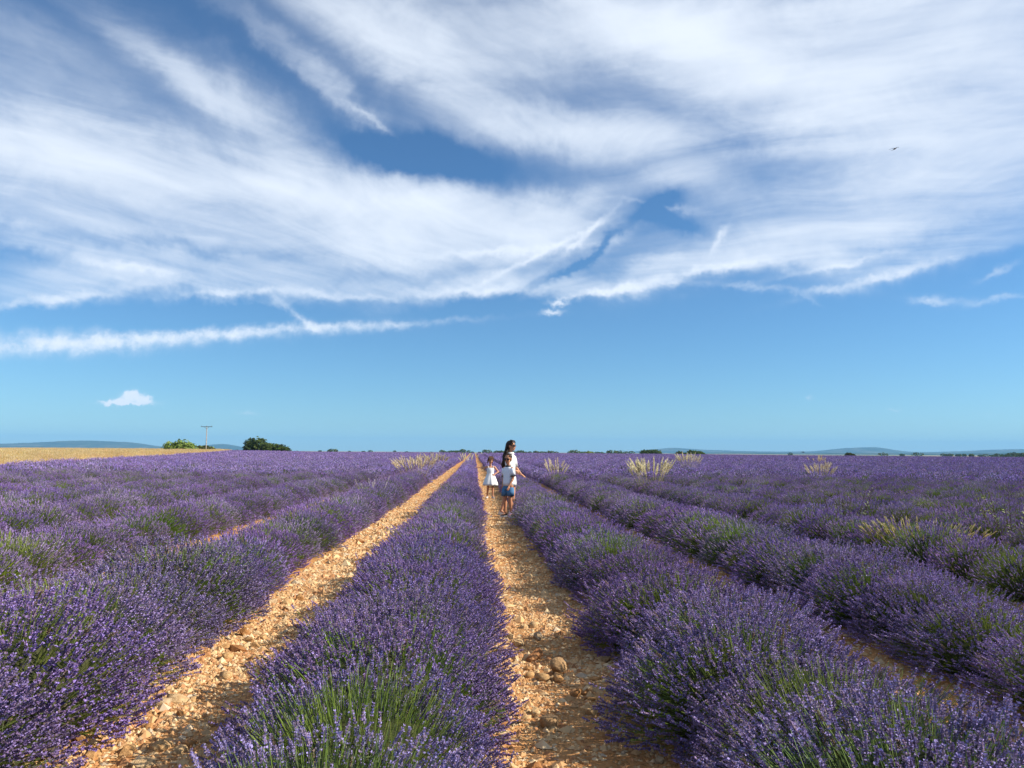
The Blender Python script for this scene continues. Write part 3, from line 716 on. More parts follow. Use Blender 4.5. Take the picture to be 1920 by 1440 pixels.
# ------------------------------------------------------------------ trees
mb_, t, b = mat('bark', 0.95, (.12, .085, .055))
def limb(g, p0, p1, r_0, r_1, k=7):
    p0, p1 = np.array(p0, float), np.array(p1, float); a = nrm(p1-p0)
    e1 = nrm(np.cross(a, [.31, .77, .2])); e2 = np.cross(a, e1)
    an = np.arange(k)*2*math.pi/k
    c = np.cos(an)[:, None]*e1+np.sin(an)[:, None]*e2
    A = p0+c*r_0; B = p1+c*r_1
    g.add(np.stack((A, np.roll(A, -1, 0), np.roll(B, -1, 0), B), 1), np.array([.1, .08, .05]))
def tree(name, loc, lobes, cols, label, cat, seed, nleaf=2600, leaf=.30, group=None, zsc=.84):
    """lobes: (x, y, z, rx, ry, rz) of the crown, in metres round the foot of the trunk."""
    rng = rs(seed)
    e = empty(name, loc); e.scale = (1, 1, zsc)
    tag(e, label, cat, group)
    g = Geo(); top = max(l[2] for l in lobes)
    w = max(l[3] for l in lobes)
    limb(g, (0, 0, -.3), (.1, 0, top*.6), w*.07+.05, w*.045+.03)
    for l in lobes: limb(g, (.05, 0, top*.25), (l[0]*.8, l[1]*.8, l[2]), w*.035+.03, .02)
    me = g.mesh('trunk'); link('trunk', me, mb_, e)
    g = Geo(); tot = sum(l[3]*l[5] for l in lobes)
    for l in lobes:
        n = int(nleaf*l[3]*l[5]/tot)
        d = nrm(rng.normal(size=(n, 3)))
        lum = 1+.22*np.sin(d[:, 0]*6+seed)*np.sin(d[:, 1]*5+l[0])+.14*np.sin(d[:, 2]*11+d[:, 0]*8)
        r = (1-.45*rng.uniform(size=n)**2)*lum
        p = d*r[:, None]*np.array(l[3:6])+np.array(l[:3])
        p[:, 2] = np.maximum(p[:, 2], .15)
        nn = nrm(d+.7*rng.normal(size=(n, 3))); e1 = perp(nn, rng); e2 = np.cross(nn, e1); s = leaf*rng.uniform(.6, 1.3, (n, 1))
        c = np.array(cols)[rng.randint(len(cols), size=n)]*rng.uniform(.75, 1.25, (n, 1))
        g.add(np.stack((p-e1*s, p+e2*s*.6, p+e1*s, p-e2*s*.6), 1), c)
    link('crown', g.mesh('crown', [M_TREE]), None, e)
    return e
def place(px, dist, z=None):
    d = px2dir(px, 848); h = math.hypot(d.x, d.y); x, y = d.x/h*dist, d.y/h*dist
    return (x, y, float(gz(x, y)) if z is None else z)
LG = [(.21, .29, .055), (.16, .24, .04), (.25, .32, .08)]; DG = [(.075, .115, .03), (.105, .14, .04), (.058, .088, .025)]; OG = [(.075, .09, .03), (.06, .08, .028), (.09, .10, .035)]
tree('tree', place(337, 200), [(-1.9, 0, 1.3, 2.2, 2, 1.7), (.6, .3, 1.7, 2.3, 2, 1.9), (2.1, 0, 1.1, 1.9, 1.8, 1.6), (-.2, .5, 1.0, 3.2, 2, 1.2)], LG, 'light green bushy tree in the dry grass left of the utility pole', 'tree', 1)
tree('tree', place(384, 205), [(-.6, 0, .9, 1.7, 1.4, 1.1), (1.0, .2, .8, 1.4, 1.2, .95)], OG+LG[:1], 'small olive bush at the foot of the utility pole', 'bush', 2, 1600)
tree('tree', place(480, 215), [(-1.2, 0, 2.2, 2.0, 2, 2.2), (.9, 0, 2.4, 1.9, 2, 2.1), (2.3, 0, 1.6, 1.6, 1.6, 1.5), (-1.9, .4, 1.2, 1.5, 2, 1.4)], DG, 'dark green tree, taller of the two standing right of the pole', 'tree', 3, 3000)
tree('tree', place(513, 217), [(-1.2, 0, 1.4, 2.2, 2, 1.6), (1.2, 0, 1.3, 2.0, 2, 1.4), (2.9, .3, .9, 1.5, 1.4, 1.05)], OG+DG[:1], 'low olive green tree joined to the dark tree on its right', 'tree', 4, 2600)
tree('tree', place(1220, 330), [(-2, 0, 1.5, 2.6, 2, 1.6), (1.2, 0, 1.6, 2.6, 2, 1.6), (3, 0, 1.3, 1.8, 2, 1.4)], DG, 'dark round tree on the horizon above the nearest tall plume grass', 'tree', 5)
tree('tree', place(1274, 340), [(0, 0, 1.3, 1.6, 1.5, 1.3), (2, 0, .9, 1.6, 1.5, .9)], DG, 'smallest dark bush on the horizon between two wider trees', 'bush', 6, 1400)
tree('tree', place(1303, 330), [(-1.4, 0, 1.4, 2.2, 2, 1.5), (1.6, 0, 1.3, 2.2, 2, 1.3), (3.2, 0, .9, 1.2, 1.5, 1.0)], DG, 'dark wide tree on the horizon right of the smallest bush', 'tree', 7)
tree('tree', place(1594, 300), [(-.6, 0, .9, 1.2, 1, 1.0), (.7, 0, .7, 1.1, 1, .8)], OG, 'lone olive bush on the right horizon under the highest hill', 'bush', 8, 1200)
tree('tree', place(1105, 320), [(0, 0, .9, 1.3, 1, 1.0), (1.4, 0, .6, 1, 1, .8)], LG, 'light green bush on the horizon right of the people', 'bush', 9, 1000)
# far wood along the horizon: one mass
rng = rs(9); g = Geo()
for px in list(np.arange(655, 1180, 5.5))+list(np.arange(1330, 1960, 7))+list(np.arange(-200, 655, 14)):
    if rng.uniform() < (.30 if px < 655 else .65 if 830 < px < 1180 or px > 1750 else .12):
        d_ = rng.uniform(700, 1500); x, y, z = place(px+rng.uniform(-4, 4), d_)
        h = rng.uniform(2.4, 5.2)*(1 if px > 830 else .75)*(1.1 if px > 1640 else 1); w = h*rng.uniform(.7, 1.6)
        z += 1.3*(1 if d_ < 1e9 else 0)
        n = 150
        dd_ = nrm(rng.normal(size=(n, 3))); p_ = dd_*(1-.4*rng.uniform(size=(n, 1))**2)*np.array([w, w, h*.5])+np.array([x, y, z+h*.45])
        nn = nrm(dd_+.6*rng.normal(size=(n, 3))); e1 = perp(nn, rng); e2 = np.cross(nn, e1); s = .8*rng.uniform(.6, 1.3, (n, 1))
        c = np.array(DG+OG)[rng.randint(6, size=n)]*rng.uniform(.8, 1.2, (n, 1))
        g.add(np.stack((p_-e1*s, p_+e2*s*.7, p_+e1*s, p_-e2*s*.7), 1), c)
tag(link('treeline', g.mesh('treeline', [M_TREE])), 'thin dark line of far trees along the horizon', 'treeline', None, 'stuff')

# ------------------------------------------------------------------ lofts and tubes for solid things
def tube(p0, r_0, p1, r_1, k=12, caps=4):
    """A tapered limb with round ends, closed."""
    p0, p1 = np.array(p0, float), np.array(p1, float); a = p1-p0; L = np.linalg.norm(a); a = a/max(L, 1e-9)
    e1 = np.cross(a, [0, 0, 1.0] if abs(a[2]) < .9 else [1.0, 0, 0]); e1 /= np.linalg.norm(e1); e2 = np.cross(a, e1)
    rings = []
    for i in range(caps): q = (i+.0)/caps*math.pi/2; rings.append((p0-a*r_0*math.cos(q), r_0*math.sin(q) if i else 1e-4))
    rings.append((p0, r_0)); rings.append((p1, r_1))
    for i in range(caps-1, -1, -1): q = i/caps*math.pi/2; rings.append((p1+a*r_1*math.cos(q), r_1*math.sin(q) if i else 1e-4))
    an = np.arange(k)*2*math.pi/k; circ = np.cos(an)[:, None]*e1+np.sin(an)[:, None]*e2
    v = np.concatenate([c+circ*r for c, r in rings]); f = []
    for j in range(len(rings)-1):
        for i in range(k): i2 = (i+1) % k; f.append((j*k+i, j*k+i2, (j+1)*k+i2, (j+1)*k+i))
    f.append(tuple(range(k-1, -1, -1))); f.append(tuple(range((len(rings)-1)*k, len(rings)*k)))
    return v, f
def ell(c, r, M=None):
    v = IV3*np.array(r)
    if M is not None: v = v@np.array(M.to_3x3()).T
    return v+np.array(c), [tuple(q) for q in IF3]
def merge(parts):
    V = []; Fc = []; o = 0
    for v, f in parts:
        V.append(np.asarray(v)); Fc += [tuple(i+o for i in q) for q in f]; o += len(v)
    return np.concatenate(V), Fc
def xform(part, M):
    v, f = part
    v = np.asarray(v); m = np.array(M)
    return v@m[:3, :3].T+m[:3, 3], f
def loft(rings, k=28, cap0=False, cap1=False, fold=0.0, nf=9, seed=0, tuck=.012):
    """rings: (centre, rx, ry, fold weight) in horizontal planes, or with a frame (e1, e2) as fifth item."""
    an = np.arange(k)*2*math.pi/k; V = []
    for rg in rings:
        c, rx, ry, w = rg[:4]; e1, e2 = (np.array([1, 0, 0]), np.array([0, 1, 0])) if len(rg) < 5 else rg[4]
        s = 1+fold*w*(np.sin(an*nf+seed)+.5*np.sin(an*(nf*2-3)+seed*2.3))
        V.append(np.array(c)+(np.cos(an)*rx*s)[:, None]*e1+(np.sin(an)*ry*s)[:, None]*e2)
    if not cap1 and tuck:                                # turned-in hem gives the cloth its thickness
        c = np.array(rings[-1][0]); V.append(c+(V[-1]-c)*(1-tuck*2.5)+np.array([0, 0, .002])); V.append(c+(V[-3 if len(V) > 2 else 0]-c)*.93+np.array([0, 0, .01]))
    f = []
    for j in range(len(V)-1):
        for i in range(k): i2 = (i+1) % k; f.append((j*k+i, j*k+i2, (j+1)*k+i2, (j+1)*k+i))
    if cap0: f.append(tuple(range(k-1, -1, -1)))
    if cap1: f.append(tuple(range((len(V)-1)*k, len(V)*k)))
    return np.concatenate(V), f
def frame(a):
    a = np.array(a, float)/np.linalg.norm(a); e1 = np.cross(a, [0, 0, 1.0] if abs(a[2]) < .9 else [1.0, 0, 0]); e1 /= np.linalg.norm(e1)
    return e1, np.cross(a, e1)
def remeshed(name, parts, voxel, mat_, smooth=4, parent=None):
    v, f = merge(parts); me = mesh_from(name, v, f, True, mat_)
    o = link(name, me, None, parent)
    m = o.modifiers.new('r', 'REMESH'); m.mode = 'VOXEL'; m.voxel_size = voxel; m.use_smooth_shade = True
    m = o.modifiers.new('s', 'SMOOTH'); m.iterations = smooth; m.factor = .5
    dg = bpy.context.evaluated_depsgraph_get(); ev = o.evaluated_get(dg)
    me2 = bpy.data.meshes.new_from_object(ev); o.modifiers.clear(); old = o.data; o.data = me2; bpy.data.meshes.remove(old)
    me2.name = name
    if not me2.materials: me2.materials.append(mat_)
    return o

# ------------------------------------------------------------------ utility pole
mw, t, b = mat('weathered_pole', .9)
gw = tn(t, 'ShaderNodeNewGeometry'); t.links.new(ramp(t, tnoise(t, gw.outputs['Position'], 3, 4).outputs['Fac'], [(.35, (.30, .27, .24)), (.65, (.46, .42, .38))]), b.inputs['Base Color'])
md_, _, _ = mat('dark_steel', .6, (.07, .075, .085)); mi_, _, _ = mat('insulator_glass', .3, (.12, .18, .17))
px_, py_, pz_ = place(386, 190)
pe = tag(empty('utility_pole', (px_, py_, pz_), R(-8)), 'grey utility pole with a single crossarm rising from the dry grass', 'utility pole')
link('pole', mesh_from('pole', *tube((0, 0, -.3), .125, (0, 0, 6.05), .085, 14, 2), True, mw), None, pe)
v, f = tube((-1.35, -.14, 6.0), .06, (1.35, -.14, 6.0), .06, 8, 2); ca_ = link('crossarm', mesh_from('crossarm', v, f, False, md_), None, pe)
link('brace', mesh_from('brace', *merge([tube((-.6, -.14, 5.97), .03, (0, -.1, 5.5), .03, 6, 1), tube((.6, -.14, 5.97), .03, (0, -.1, 5.5), .03, 6, 1)]), True, md_), None, pe)
for x in (-1.2, 0, 1.2):
    link('insulator', mesh_from('insulator', *merge([tube((x, -.14, 6.05), .025, (x, -.14, 6.16), .025, 8, 1), tube((x, -.14, 6.16), .07, (x, -.14, 6.22), .045, 8, 2)]), True, mi_), None, pe)

# ------------------------------------------------------------------ plume grasses and weeds in the rows
PLUME = [(.74, .66, .46), (.80, .74, .58), (.68, .58, .38)]
def plume_clump(name, loc, n, h, spread, lean, label, seed, head=.28, headw=.022, cols=PLUME, hcols=None, cat='grass clump', group='plume grasses among the lavender', bl=120):
    rng = rs(seed); e = tag(empty(name, loc), label, cat, group)
    g = blades(rng, bl, .10, h*.35, h*.65, .006, [(.30, .30, .10), (.45, .38, .16), (.22, .26, .08)], lean*.9)
    link('blades', g.mesh('blades', [M_STRAW]), None, e)
    g = Geo()
    az = rng.uniform(0, 6.28, n); ln = lean*np.sqrt(rng.uniform(size=n))*1.5
    d = nrm(np.stack((np.cos(az)*ln, np.sin(az)*ln, np.ones(n)), 1)); H = h*rng.uniform(.78, 1.04, (n, 1))
    p0 = np.stack((np.cos(az), np.sin(az), np.zeros(n)), 1)*spread*rng.uniform(.1, .5, (n, 1))
    p1 = p0+d*H; sl_ = perp(d, rng)*.0035
    g2 = Geo(); g2.add(np.stack((p0-sl_, p0+sl_, p1+sl_*.6, p1-sl_*.6), 1), np.array([.50, .42, .20])*rng.uniform(.8, 1.1, (n, 1)))
    link('stalks', g2.mesh('stalks', [M_STRAW]), None, e)
    hl = head*rng.uniform(.75, 1.2, n); cs = np.array(hcols or cols)
    for j in range(n):
        nb = 46; u = rng.uniform(0, 1, nb); rad = headw*np.sin(np.clip(u*.9+.08, 0, 1)*math.pi)**.7
        bend = d[j]*np.array([1, 1, .2])*(u**2)[:, None]*hl[j]*.25
        c0 = p1[j]+d[j]*(u*hl[j]-hl[j]*.3)[:, None]+bend
        a = rng.uniform(0, 6.28, nb); e1, e2 = frame(d[j])
        rd = np.cos(a)[:, None]*e1+np.sin(a)[:, None]*e2
        ax = nrm(rd*.35+d[j]); sd = np.cross(ax, rd)
        c = c0+rd*rad[:, None]*.6; l_ = head*(.13+.07*rng.uniform(size=(nb, 1))); w_ = rad[:, None]*.55+.002
        g.add(np.stack((c-ax*l_*.6, c+sd*w_, c+ax*l_, c-sd*w_), 1), cs[rng.randint(len(cs), size=nb)]*rng.uniform(.85, 1.12, (nb, 1)))
    link('plumes', g.mesh('plumes', [M_STRAW]), None, e)
    for c_ in e.children: c_['kind'] = 'stuff'
    return e
def at(x, y): return (x, y, float(gz(x, y)))
plume_clump('plume_grass', at(-2.2, 29.5), 64, .98, .5, .55, 'wide fan of pale plume grass in the row left of the left path', 31)
plume_clump('plume_grass', at(5.0, 21.6), 52, .95, .45, .42, 'tallest sunlit plume grass right of the people leaning over a lavender row', 32, .30, .024)
plume_clump('plume_grass', at(12.6, 45), 50, 1.05, .5, .45, 'pale plume grass on the skyline beyond the tallest clump', 33, .32, .026)
plume_clump('plume_grass', at(13.8, 30.2), 44, .82, .4, .45, 'small golden plume grass alone in the right of the field', 34, .24, .022)
plume_clump('plume_grass', at(3.25, 31), 14, .86, .25, .3, 'thin pale plume grass just right of the standing people', 35)
plume_clump('plume_grass', at(2.95, 27.5), 12, .75, .2, .40, 'sparse low plumes in front of the thin clump by the people', 36)
plume_clump('plume_grass', at(-.40, 49), 24, 1.02, .4, .4, 'plume grass at the far end of the middle row', 37, .26, .03)
plume_clump('plume_grass', at(-2.15, 43), 40, 1.02, .5, .4, 'farther plume grass behind the wide fan on the left', 38, .26, .028)
plume_clump('plume_grass', at(-2.2, 17.3), 9, .60, .55, .28, 'few thin white plumes poking out of the row left of the path', 39, .16, .009, hcols=[(.75, .68, .66)], bl=20)
plume_clump('plume_grass', at(28, 62), 16, .98, .6, .4, 'tiny whitish plume tuft on the right horizon', 40, .26, .05)
plume_clump('dry_grass_clump', at(5.15, 8.7), 170, .52, .75, .75, 'golden seeding dry grass among the lavender at the right', 41, .05, .0045, cols=[(.66, .54, .25), (.72, .62, .34)], bl=420)
def weed(name, loc, h, n, col, label, seed, spread=.10):
    rng = rs(seed); e = tag(empty(name, loc), label, 'weed'); g = Geo(); s_ = Geo()
    for j in range(n):
        a = rng.uniform(0, 6.28); d = nrm(np.array([math.cos(a)*.35, math.sin(a)*.35, 1])); b0 = np.array([math.cos(a), math.sin(a), 0])*spread*rng.uniform(.2, 1); H = h*rng.uniform(.7, 1.05)
        limb(s_, b0, b0+d*H, .005, .003, 4)
        nl = 16; u = rng.uniform(.25, 1, nl); an = rng.uniform(0, 6.28, nl); e1, e2 = frame(d)
        rd = np.cos(an)[:, None]*e1+np.sin(an)[:, None]*e2; ld = nrm(rd+.5*d); sd = np.cross(ld, d); l_ = .07*(1.15-.6*u)[:, None]; w_ = l_*.22
        p = b0+d*(u*H)[:, None]
        g.add(np.stack((p, p+ld*l_*.5+sd*w_, p+ld*l_, p+ld*l_*.5-sd*w_), 1), np.array(col)*rng.uniform(.8, 1.2, (nl, 1)))
    link('stems', s_.mesh('stems', [M_STEM]), None, e)['kind'] = 'stuff'
    link('leaves', g.mesh('leaves', [M_LEAF]), None, e)['kind'] = 'stuff'
    return e
weed('thistle', at(5.2, 10.7), .80, 16, (.22, .28, .15), 'grey green leafy weed standing above a bare lavender bush on the right', 51, .16)
weed('wild_weed', at(6.95, 9.7), .84, 13, (.30, .36, .14), 'pale yellow green straggling weed at the right edge', 52, .18)

# ------------------------------------------------------------------ people
def skin_mat(name, c):
    m, t, b = mat(name, .55, c); b.inputs['Subsurface Weight'].default_value = .12; b.inputs['Subsurface Radius'].default_value = (.01, .004, .002)
    gn = tn(t, 'ShaderNodeNewGeometry'); n = tnoise(t, gn.outputs['Position'], 25, 3)
    t.links.new(ramp(t, n.outputs['Fac'], [(.3, tuple(q*.9 for q in c)), (.7, tuple(min(1, q*1.08) for q in c))]), b.inputs['Base Color'])
    return m
def cloth(name, c, c2=None, scale=60):
    m, t, b = mat(name, .85); gn = tn(t, 'ShaderNodeTexCoord')
    n = tnoise(t, gn.outputs['Object'], scale, 4, .7)
    t.links.new(ramp(t, n.outputs['Fac'], [(.3, tuple(q*.88 for q in c)), (.7, c2 or c)]), b.inputs['Base Color'])
    bp = tn(t, 'ShaderNodeBump'); bp.inputs['Strength'].default_value = .35; bp.inputs['Distance'].default_value = .01
    t.links.new(tnoise(t, gn.outputs['Object'], 14, 3).outputs['Fac'], bp.inputs['Height']); t.links.new(bp.outputs[0], b.inputs['Normal'])
    return m
SKIN = skin_mat('skin', (.50, .25, .15)); SKIN_TAN = skin_mat('tanned_skin', (.46, .22, .125))
WHITE = cloth('white_cotton', (.80, .80, .79)); SHADEWHITE = cloth('shade_tinted_cotton', (.76, .79, .85)); DENIM = cloth('blue_denim', (.055, .15, .30), (.09, .22, .40), 90)  # boy's t-shirt is white cloth; its bluish shade is mixed into the colour
BLACK = cloth('black_cloth', (.02, .02, .024)); RUBBER, _, _ = mat('white_rubber', .6, (.75, .74, .72)); LEATHER = cloth('white_canvas', (.74, .73, .71)); BLKSHOE = cloth('black_canvas', (.025, .025, .03))
LENS, _, lb = mat('dark_lens', .08, (.012, .012, .015)); lb.inputs['Specular IOR Level'].default_value = .6
HAIRD, _, hb = mat('dark_brown_hair', .45, (.030, .016, .010)); HAIRB, _, _ = mat('brown_hair', .5, (.085, .042, .020)); LIP, _, _ = mat('lips', .5, (.42, .13, .10)); EYEW, _, _ = mat('eye_dark', .2, (.03, .02, .015))
BELT, _, _ = mat('tan_belt', .6, (.36, .20, .12))
def hand(wr, d, nrm_, s, side, curl=.5, spread=.12):
    """Palm, four bent fingers of unequal length and a thumb off the side of the palm. d: along the forearm; nrm_: palm faces this way."""
    d = np.array(d, float)/np.linalg.norm(d); n = np.array(nrm_, float); n -= d*n.dot(d); n /= np.linalg.norm(n); a = np.cross(d, n)*side
    P_ = []
    wr = np.array(wr, float)
    M = Matrix(((a[0], n[0], d[0]), (a[1], n[1], d[1]), (a[2], n[2], d[2])))
    P_.append(ell(wr+d*.036*s, (.034*s, .015*s, .042*s), M))
    for q, ln in zip((-1.5, -.5, .5, 1.5), (.058, .070, .074, .066)):
        base = wr+d*.068*s+a*q*.0165*s; dr = d+a*q*spread; dr /= np.linalg.norm(dr); p = base-d*.015*s; r = .0085*s
        for j, fr_ in enumerate((.45, .32, .23)):
            cu = curl*(j+.5)*.55; dj = dr*math.cos(cu)+n*math.sin(cu)
            p2 = p+dj*ln*fr_*s*(1.25 if j == 0 else 1); P_.append(tube(p, r, p2, r*.92, 8, 2)); p = p2; r *= .92
    tb = wr+d*.022*s+a*.026*s; t1 = tb+(d*.55+a*.75+n*.25)*.034*s; t2 = t1+(d*.85+a*.3+n*.35)*.028*s
    P_.append(tube(tb, .0115*s, t1, .0105*s, 8, 2)); P_.append(tube(t1, .0105*s, t2, .0085*s, 8, 2))
    return P_
def head_parts(hh):
    s = hh/.225
    P_ = [ell((0, .012*s, .035*s), (.073*s, .090*s, .082*s)), ell((0, -.016*s, -.028*s), (.056*s, .066*s, .076*s)), ell((0, -.052*s, -.082*s), (.024*s, .022*s, .020*s)),
          tube((0, -.078*s, .008*s), .009*s, (0, -.094*s, -.022*s), .0125*s, 8, 2), ell((0, -.074*s, -.050*s), (.024*s, .010*s, .010*s)),
          ell((.033*s, -.064*s, -.025*s), (.022*s, .016*s, .018*s)), ell((-.033*s, -.064*s, -.025*s), (.022*s, .016*s, .018*s)),
          ell((0, -.070*s, .028*s), (.048*s, .014*s, .012*s))]
    for x in (-1, 1): P_.append(ell((x*.074*s, .012*s, -.006*s), (.010*s, .019*s, .030*s)))
    return P_
def person(name, loc, rz, J, hh, skin, label, headM, hands, voxel=.0055, girl=False):
    e = tag(empty(name, loc, rz), label, 'person', 'children standing on the walked path')
    k = J['k']
    P_ = [ell(J['pelvis'], (.105*k, .075*k, .085*k)), ell((np.array(J['pelvis'])+np.array(J['chest']))/2, (.092*k, .066*k, .13*k)), ell(J['chest'], (.118*k, .076*k, .125*k)),
          tube(np.array(J['chest'])+np.array([0, .01*k, .08*k]), .045*k, J['head']-np.array([0, -.005, .035*k]), .038*k, 12, 3)]
    for S in 'LR':
        x = 1 if S == 'L' else -1
        P_.append(tube(np.array(J['chest'])+np.array([x*.05*k, .005, .075*k]), .046*k, J['sh'+S], .043*k))
        P_.append(tube(J['sh'+S], .042*k, J['el'+S], .031*k)); P_.append(tube(J['el'+S], .031*k, J['wr'+S], .021*k))
        mid = np.array(J['el'+S])*.7+np.array(J['wr'+S])*.3; P_.append(ell(mid, (.033*k, .033*k, .033*k)))
        P_.append(tube(J['hp'+S], .073*k, J['kn'+S], .047*k)); P_.append(tube(J['kn'+S], .046*k, J['an'+S], .028*k))
        cm = np.array(J['kn'+S])*.68+np.array(J['an'+S])*.32+np.array([0, .012*k, 0]); P_.append(tube(cm+np.array([0, 0, .05*k]), .041*k, cm-np.array([0, 0, .06*k]), .036*k))
        P_.append(tube(J['an'+S], .030*k, np.array(J['an'+S])+np.array(J['toe'+S])*.09*k-np.array([0, 0, .035*k]), .026*k))
        P_ += hand(J['wr'+S], *hands[S])
    P_ += [xform(p, headM) for p in head_parts(hh)]
    remeshed('body', P_, voxel, skin, 4, e)
    return e
def shoe(e, an, toe, L, upper, sole, name='shoe'):
    """Trainer: lofted upper from heel to toe on a thick sole."""
    t_ = np.array(toe, float); t_ /= np.linalg.norm(t_); sd = np.array([-t_[1], t_[0], 0]); up = np.array([0, 0, 1.0]); o = np.array([an[0], an[1], 0])
    st = [(-.30, .30, .62), (-.22, .36, .95), (-.02, .37, 1.0), (.16, .40, .78), (.36, .44, .55), (.55, .43, .40), (.68, .30, .28)]
    an_ = np.linspace(0, math.pi, 11); V = []
    for u, w, h in st:
        c = o+t_*u*L
        V.append(np.array([c+sd*math.cos(a)*w*.42*L+up*(.018+math.sin(a)**.7*h*.40*L) for a in an_]))
    k = len(an_); f = []
    for j in range(len(V)-1):
        for i in range(k-1): f.append((j*k+i, j*k+i+1, (j+1)*k+i+1, (j+1)*k+i))
    n0 = len(V)*k
    f.append(tuple(range(k))); f.append(tuple(range(n0-1, n0-k-1, -1)))
    s = link(name, mesh_from(name, np.concatenate(V), f, True, upper), None, e)
    ol = [(u, w) for u, w, _ in st]; ring = [o+t_*u*L+sd*w*.46*L for u, w in ol]+[o+t_*.76*L]+[o+t_*u*L-sd*w*.46*L for u, w in ol[::-1]]+[o-t_*.36*L]
    m = len(ring); v = np.array([p+up*.002 for p in ring]+[p+up*.034 for p in ring])
    f = [tuple(range(m-1, -1, -1)), tuple(range(m, 2*m))]+[(i, (i+1) % m, m+(i+1) % m, m+i) for i in range(m)]
    link('sole', mesh_from('sole', v, f, False, sole), None, s)
    return s
def sunglasses(e, M, hh):
    s = hh/.225; fr_ = []
    for x in (-1, 1):
        an = np.arange(16)*2*math.pi/16
        for i in range(16):
            a0, a1 = an[i], an[(i+1) % 16]
            fr_.append(tube((x*.034*s+.029*s*math.cos(a0), -.088*s+abs(math.cos(a0))*.004, .004*s+.023*s*math.sin(a0)), .004*s, (x*.034*s+.029*s*math.cos(a1), -.088*s+abs(math.cos(a1))*.004, .004*s+.023*s*math.sin(a1)), .004*s, 5, 1))
        fr_.append(tube((x*.063*s, -.082*s, .012*s), .0035*s, (x*.077*s, .012*s, .010*s), .003*s, 5, 1))
    fr_.append(tube((-.008*s, -.092*s, .010*s), .0035*s, (.008*s, -.092*s, .010*s), .0035*s, 5, 1))
    g = link('sunglasses', mesh_from('sunglasses', *xform(merge(fr_), M), True, BLACK), None, e)
    for x in (-1, 1):
        link('lens', mesh_from('lens', *xform(ell((x*.034*s, -.087*s, .004*s), (.029*s, .004*s, .023*s)), M), True, LENS), None, g)
def mouth(e, M, hh):
    s = hh/.225
    link('lips', mesh_from('lips', *xform(merge([ell((0, -.083*s, -.048*s), (.020*s, .005*s, .0045*s)), ell((0, -.082*s, -.055*s), (.017*s, .005*s, .005*s))]), M), True, LIP), None, e)
def strands(pts_list, r, k=6):
    P_ = []
    for pts in pts_list:
        for j in range(len(pts)-1):
            u0_, u1_ = j/(len(pts)-1), (j+1)/(len(pts)-1)
            P_.append(tube(pts[j], r*(1-.45*u0_), pts[j+1], r*(1-.45*u1_), k, 1))
    return P_
def cap_hair(hh, cover=.0):
    s = hh/.225
    return [ell((0, .026*s, .048*s), (.081*s, .090*s, .083*s)), ell((0, .052*s, .008*s), (.073*s, .062*s, .075*s))]
def sleeve(a, b_, r_0, r_1, ext=.0):
    a, b_ = np.array(a, float), np.array(b_, float); d = b_-a; e = frame(d)
    return loft([(a-d*.12, r_0*.5, r_0*.5, 0, e), (a-d*.02, r_0, r_0, .3, e), (a+d*.5, r_0*1.02, r_0, .6, e), (b_, r_1, r_1, .6, e)], 16, True, False, .05, 4)

# --- older girl, long dark hair, white shirt dress
H = 1.54; k = 1.0
hM = Matrix.Translation((0, -.015, 1.415)) @ Euler((R(-6), 0, R(10))).to_matrix().to_4x4()
J = dict(k=.96, pelvis=(0, 0, .80), chest=(0, .005, 1.10), head=np.array((0, -.012, 1.36)), shL=(.128, 0, 1.185), elL=(.172, -.035, .975), wrL=(.185, -.150, .835),
         shR=(-.128, 0, 1.185), elR=(-.195, -.03, .965), wrR=(-.095, -.18, .90), hpL=(.075, 0, .78), knL=(.085, -.02, .43), anL=(.085, .01, .075), hpR=(-.075, 0, .78), knR=(-.115, .03, .43), anR=(-.195, .115, .075),
         toeL=(.15, -1, 0), toeR=(-.45, -1, 0))
pg = person('person', (.765, 16.15, float(gz(.765, 16.15))), R(60), J, .215, SKIN, 'tallest child, long dark hair, white shirt dress and sunglasses, one arm over the lavender', hM,
            {'L': ((.20, -.62, -.42), (0, .3, -1), .92, 1, .25), 'R': ((.85, -.3, -.25), (0, .9, .2), .92, -1, .7)})
shirt = [loft([((0, 0, 1.262), .055, .05, 0), ((0, 0, 1.245), .085, .06, 0), ((0, .002, 1.215), .128, .074, .1), ((0, .004, 1.13), .130, .092, .2), ((0, 0, 1.0), .122, .090, .35), ((0, 0, .885), .116, .088, .5),
               ((0, 0, .86), .116, .089, .5), ((0, 0, .76), .138, .106, .9), ((0, 0, .66), .148, .116, 1.2), ((0, 0, .595), .153, .122, 1.4)], 36, False, False, .028, 7, 1.0),
         sleeve(J['shL'], np.array(J['elL'])*.95+np.array(J['shL'])*.05, .056, .050), sleeve(J['shR'], np.array(J['elR'])*.95+np.array(J['shR'])*.05, .056, .050)]
sd_ = link('shirt_dress', mesh_from('shirt_dress', *merge(shirt), True, WHITE), None, pg)
col_ = [loft([((0, -.004, 1.268), .052, .046, 0), ((0, -.006, 1.280), .060, .054, 0), ((0, -.012, 1.262), .082, .072, .2)], 24, False, False, .02, 5)]
link('collar', mesh_from('collar', *merge(col_), True, WHITE), None, sd_)
for z in (1.19, 1.11, 1.03, .95): link('button', mesh_from('button', *ell((0, -.101, z), (.007, .003, .007)), True, RUBBER), None, sd_)
link('belt', mesh_from('belt', *loft([((0, 0, .882), .119, .092, .5), ((0, 0, .880), .122, .094, .5), ((0, 0, .866), .122, .094, .5), ((0, 0, .864), .119, .092, .5)], 36, False, False, .028, 7, 1.0, 0), True, BELT), None, pg)
rng = rs(61); sts = []
